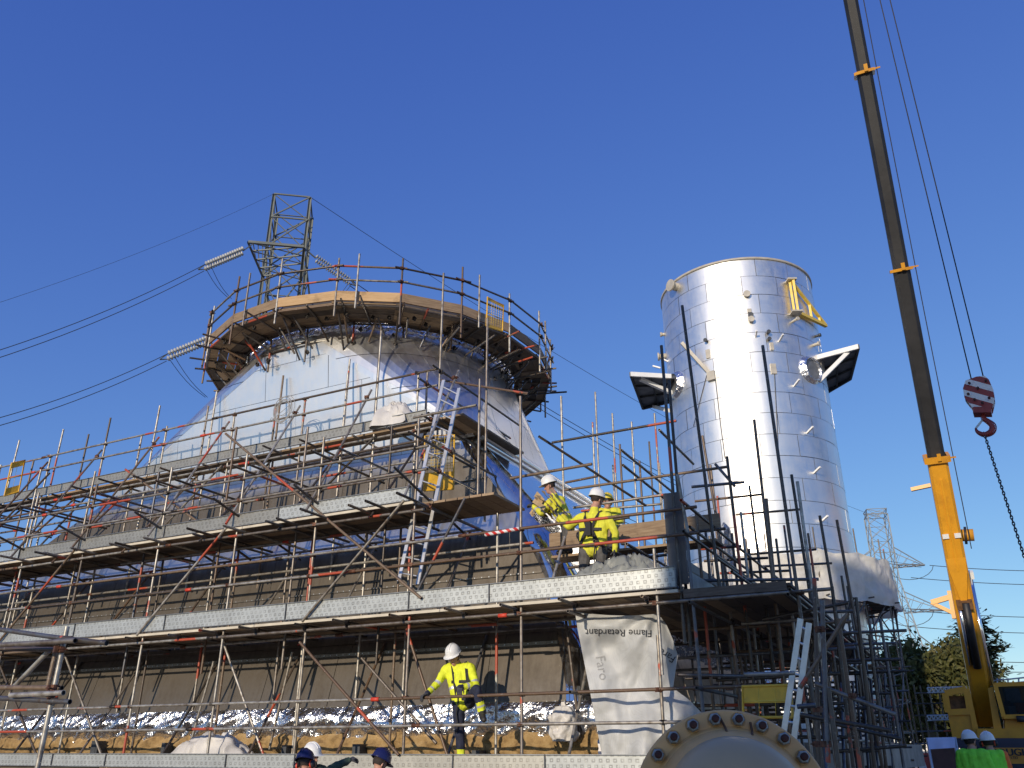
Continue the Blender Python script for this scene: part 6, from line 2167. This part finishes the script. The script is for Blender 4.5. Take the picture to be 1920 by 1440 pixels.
    if hat:
        hard_hat(t, hd + upv * .062 - look * .004, look, upv, hat)
        b = MB()
        for s in (-1, 1):
            b.path([hd + sd * s * .095 + upv * .05, hd + sd * s * .085 - upv * .04 + look * .02, hd - upv * .10 + look * .05], .006, 5)
        b.build("chin_strap", "strap_black", t)
    if muffs:
        for s in (-1, 1):
            q = hd + sd * s * .10
            MB().lathe(frame(q, q + sd * s), [(.0, -.01), (.045, -.01), (.05, .02), (.04, .045), (.0, .05)], 14).build("ear_defender", "black_paint", t)
            MB().lathe(frame(q, q + sd * s), [(.046, -.012), (.052, .0), (.050, .008)], 14).build("ear_pad", "red_paint", t)
    if not hide_gloves:
        for s in "LR":
            hdv = (j["ha" + s] - j["el" + s]).normalized()
            pn = (palm or {}).get(s, -UP + fwd * .3)
            if (palm or {}).get("dir" + s):
                hdv = palm["dir" + s]
            glove(t, j["ha" + s], hdv, pn, 1 if s == "L" else -1, glove_mat)
    if harness:
        hb = MB()
        nrm = fwd
        back_ = -1 if harness == "back" else 1
        off = fwd * (.135 * back_)
        for s in "LR":
            a = j["sh" + s].lerp(sh_mid, .42) + UP * .085
            cpt = sh_mid.lerp(hip_mid, .42) + off * 1.0 + (j["sh" + s] - sh_mid) * (.15 if back_ < 0 else .55)
            hp = j["hip" + s].lerp(hip_mid, -.15) + off * .85 + (sh_mid - hip_mid) * .15
            lp = j["hip" + s].lerp(j["kn" + s], .28) + (j["hip" + s] - hip_mid).normalized() * .09
            pts = [a - off * .5, a + off * .3, cpt.lerp(a, .45) + off * .35, cpt, cpt.lerp(hp, .55) + off * .12, hp]
            for i in range(len(pts) - 1):
                hb.bar(pts[i], pts[i + 1], .045, .014, up=fwd)
            hb.bar(hp, lp, .045, .02, up=fwd)
        for f in (.42, .93):
            L_ = j["shL"].lerp(j["hipL"], f) + off * .8; R_ = j["shR"].lerp(j["hipR"], f) + off * .8; m_ = sh_mid.lerp(hip_mid, f) + off * 1.02
            hb.bar(L_, m_, .045, .016, up=fwd); hb.bar(m_, R_, .045, .016, up=fwd)
        hb.build("harness", "strap_black", t)
        m_ = sh_mid.lerp(hip_mid, .42) + off * 1.12
        if back_ < 0:
            MB().box(frame(m_, m_ + fwd * back_), .09, .22, .05).build("harness_pack", "strap_black", t)
        pts = [m_ - UP * .08 + (j["shR"] - sh_mid) * .3]
        for k in range(12):
            pts.append(pts[-1] - UP * .055 + ua * .012 * math.sin(k))
        MB().path(pts, .011, 6).build("lanyard", "strap_black", t)
    return t

def stand(px_feet, D, h, face, arms=None, lean=0.0, z0=0.0, px_y=1400):
    """joints of a person standing upright at a bearing and distance, facing 'face'"""
    p = on_D(px_feet, px_y, D); p = Vector((p.x, p.y, z0))
    f = face.normalized(); r = f.cross(UP)     # r: the person's right-hand side
    k = h / 1.80
    J = {}
    for s, sg in (("L", -1), ("R", 1)):
        J["an" + s] = p + r * sg * .11 * k + UP * .10 * k
        J["kn" + s] = p + r * sg * .11 * k + UP * .50 * k + f * .02
        J["hip" + s] = p + r * sg * .09 * k + UP * .93 * k
        J["sh" + s] = p + r * sg * .19 * k + UP * 1.45 * k + f * lean
        J["el" + s] = p + r * sg * .26 * k + UP * 1.13 * k + f * (lean * .5 + .02)
        J["ha" + s] = p + r * sg * .25 * k + UP * .90 * k + f * (.14 + lean * .3)
    J["neck"] = p + UP * 1.50 * k + f * (lean * 1.1 + .01)
    J["head"] = p + UP * 1.63 * k + f * (lean * 1.3 + .035)
    if arms:
        J.update(arms)
    return J

toward = lambda p: (Vector((CAMP.x - p.x, CAMP.y - p.y, 0))).normalized()

# worker at the rail of the first lift: right hand reaching along the rail, left foot up on the mid rail
vB = 12.06
Jm = dict(head=on_v(851, 1231, vB - .12), neck=on_v(857, 1247, vB - .02),
          shR=on_v(838, 1254, vB - .02), shL=on_v(882, 1252, vB),
          elR=on_v(818, 1284, vB - .16), haR=on_v(800, 1301, A_V - .02),
          elL=on_v(892, 1284, vB - .10), haL=on_v(862, 1289, A_V + .02),
          hipR=on_v(859, 1316, vB), hipL=on_v(880, 1316, vB),
          knR=on_v(862, 1372, vB - .03), anR=on_v(866, 1422, vB),
          knL=on_v(893, 1293, vB - .38), anL=on_v(904, 1334, A_V + .06),
          toR=on_v(861, 1430, vB - .17), toL=on_v(907, 1349, A_V - .12))
Jm["anR"].z = D1 + .10; Jm["toR"].z = D1 + .045
fm = toward(Jm["head"])
person("worker in yellow jacket and white hard hat leaning on the rail with one foot raised", Jm, fm, harness="front",
       look=(fm * .8 - UP * .55 + Vector((-.45, 0, 0))), palm=dict(L=-UP + fm * .2, R=-UP + fm * .2, dirL=(fm * .8 - UP * .7), dirR=(Vector((-.7, -.5, -.35)))))

# worker with his back to the yard on the second lift
vC = 12.35
Jb = dict(head=on_v(1119, 938, vC + .06), neck=on_v(1114, 955, vC + .03),
          shL=on_v(1088, 971, vC), shR=on_v(1139, 969, vC),
          elL=on_v(1066, 988, vC + .05), haL=on_v(1048, 969, vC + .02),
          elR=on_v(1154, 1000, vC), haR=on_v(1153, 1032, vC - .02),
          hipL=on_v(1098, 1030, vC), hipR=on_v(1127, 1030, vC),
          knL=on_v(1094, 1080, vC), knR=on_v(1128, 1080, vC), anL=W(-4.98, vC, D2 + .10), anR=W(-4.72, vC, D2 + .10))
fbk = (vb + ua * .15).normalized()
person("worker seen from behind in dusty yellow jacket and black harness on the second lift", Jb, fbk, jacket="hivis_dusty", legs="grey_cloth", harness="back", cuffs=False,
       tape=False, look=(fbk + ua * .5 - UP * .15), palm=dict(L=UP * .2 + ua, R=ua * -1))
MB().box(frame(Jb["shL"] + UP * .06 - fbk * .09, Jb["shL"] + UP * .2 - fbk * .12), .06, .02, .10)
# worker bending to the lagging at the hood's corner
vD = 13.35
Jc = dict(head=on_v(1031, 912, vD - .05), neck=on_v(1040, 930, vD),
          shL=on_v(1030, 944, vD - .22), shR=on_v(1052, 938, vD + .15),
          elL=on_v(1015, 962, vD - .3), haL=on_v(1000, 950, vD - .2),
          elR=on_v(1030, 958, vD + .1), haR=on_v(1012, 945, vD),
          hipL=on_v(1062, 985, vD - .1), hipR=on_v(1068, 985, vD + .12),
          knL=on_v(1062, 1015, vD - .1), knR=on_v(1066, 1015, vD + .12), anL=on_v(1064, 1037, vD - .1), anR=on_v(1068, 1037, vD + .12))
zc = 4.86
for k in ("anL", "anR"):
    Jc[k].z = zc
fcw = (-ua).normalized()
person("worker in yellow jacket bending over the torn lagging beside the hood's corner", Jc, fcw, jacket="hivis_dusty", legs="grey_cloth", tape=True, cuffs=False, look=(-ua * 1 - vb * .5 - UP * .35))
# fourth worker, mostly hidden behind the rails
Jd = stand(1140, on_v(1140, 930, 15.0).xy.length, 1.72, (vb * -1 + ua * .4), z0=4.76 - .02)
pd = on_v(1139, 943, 14.6)
sh_ = pd - Jd["head"]; sh_.z = pd.z - Jd["head"].z
Jd = {k: p + sh_ for k, p in Jd.items()}
person("worker in yellow hard hat mostly hidden behind the rails of the side scaffold", Jd, (vb * -1 + ua * .4).normalized(), hat="yellow_plastic", jacket="hivis_dusty", legs="grey_cloth")
# deck that carries the two far workers
for k in range(4):
    z_ = min(p.z for p in (Jd["anL"], Jd["anR"])) - .13
    sized_box(rs, "deck_board", Matrix.Translation(W(uvz(Jd["anL"])[0] - .35 + k * .235, 14.8, z_)) @ UVR, .225, 3.0, .04, "board_dark")

# three people standing in the yard, only heads and shoulders in view
def head_at(px, py, D, h, face, **kw):
    J = stand(px, D, h, face)
    q = on_D(px, py, D)
    return J
fy = Vector((-.35, .94, 0)).normalized()
Je = stand(585, 13.3, 1.72, Vector((.5, -.85, 0)))
person("person in white hard hat with dark headlamp strap looking over a blue hat", Je, Vector((.5, -.85, 0)).normalized(), jacket="green_cloth", legs="grey_cloth", tape=False, cuffs=False, look=Vector((.8, -.5, -.1)))
Jf = stand(575, 12.4, 1.63, fy)
hr_ = (UP.cross(fy) * -1)
Jf["elR"] = on_D(628, 1438, 12.4); Jf["haR"] = on_D(654, 1426, 12.5)
person("person in blue hard hat and red-trimmed ear defenders reaching out an arm", Jf, fy, hat="blue_plastic", jacket="green_cloth", legs="grey_cloth", tape=False, cuffs=False, muffs=True, look=Vector((.3, .9, -.3)))
Jg = stand(709, 12.4, 1.64, Vector((.75, .6, 0)))
person("person in plain blue hard hat bowing the head below the first lift", Jg, Vector((.75, .6, 0)).normalized(), hat="blue_plastic", jacket="navy_cloth", legs="grey_cloth", tape=False, cuffs=False, look=Vector((.75, .55, -.45)))

# two people by the crane
f1 = Vector((.55, .8, 0)).normalized()
Jh = stand(1821, 18.0, 1.86, f1, z0=.10)
person("person in lime green jacket and white hard hat standing before the crane carrier", Jh, f1, jacket="hivis_green", legs="navy_cloth", look=Vector((.9, .35, 0)))
f2 = Vector((.15, .97, 0)).normalized()
Ji = stand(1856, 18.2, 1.84, f2, z0=.10)
person("person in green vest over orange sleeves with ear defenders beside the lime jacket", Ji, f2, jacket="hivis_green", vest="hivis_green", sleeve="orange_cloth", legs="navy_cloth", muffs=True, cuffs=False, look=Vector((.45, .9, 0)))
# headlamp strap on the white hat
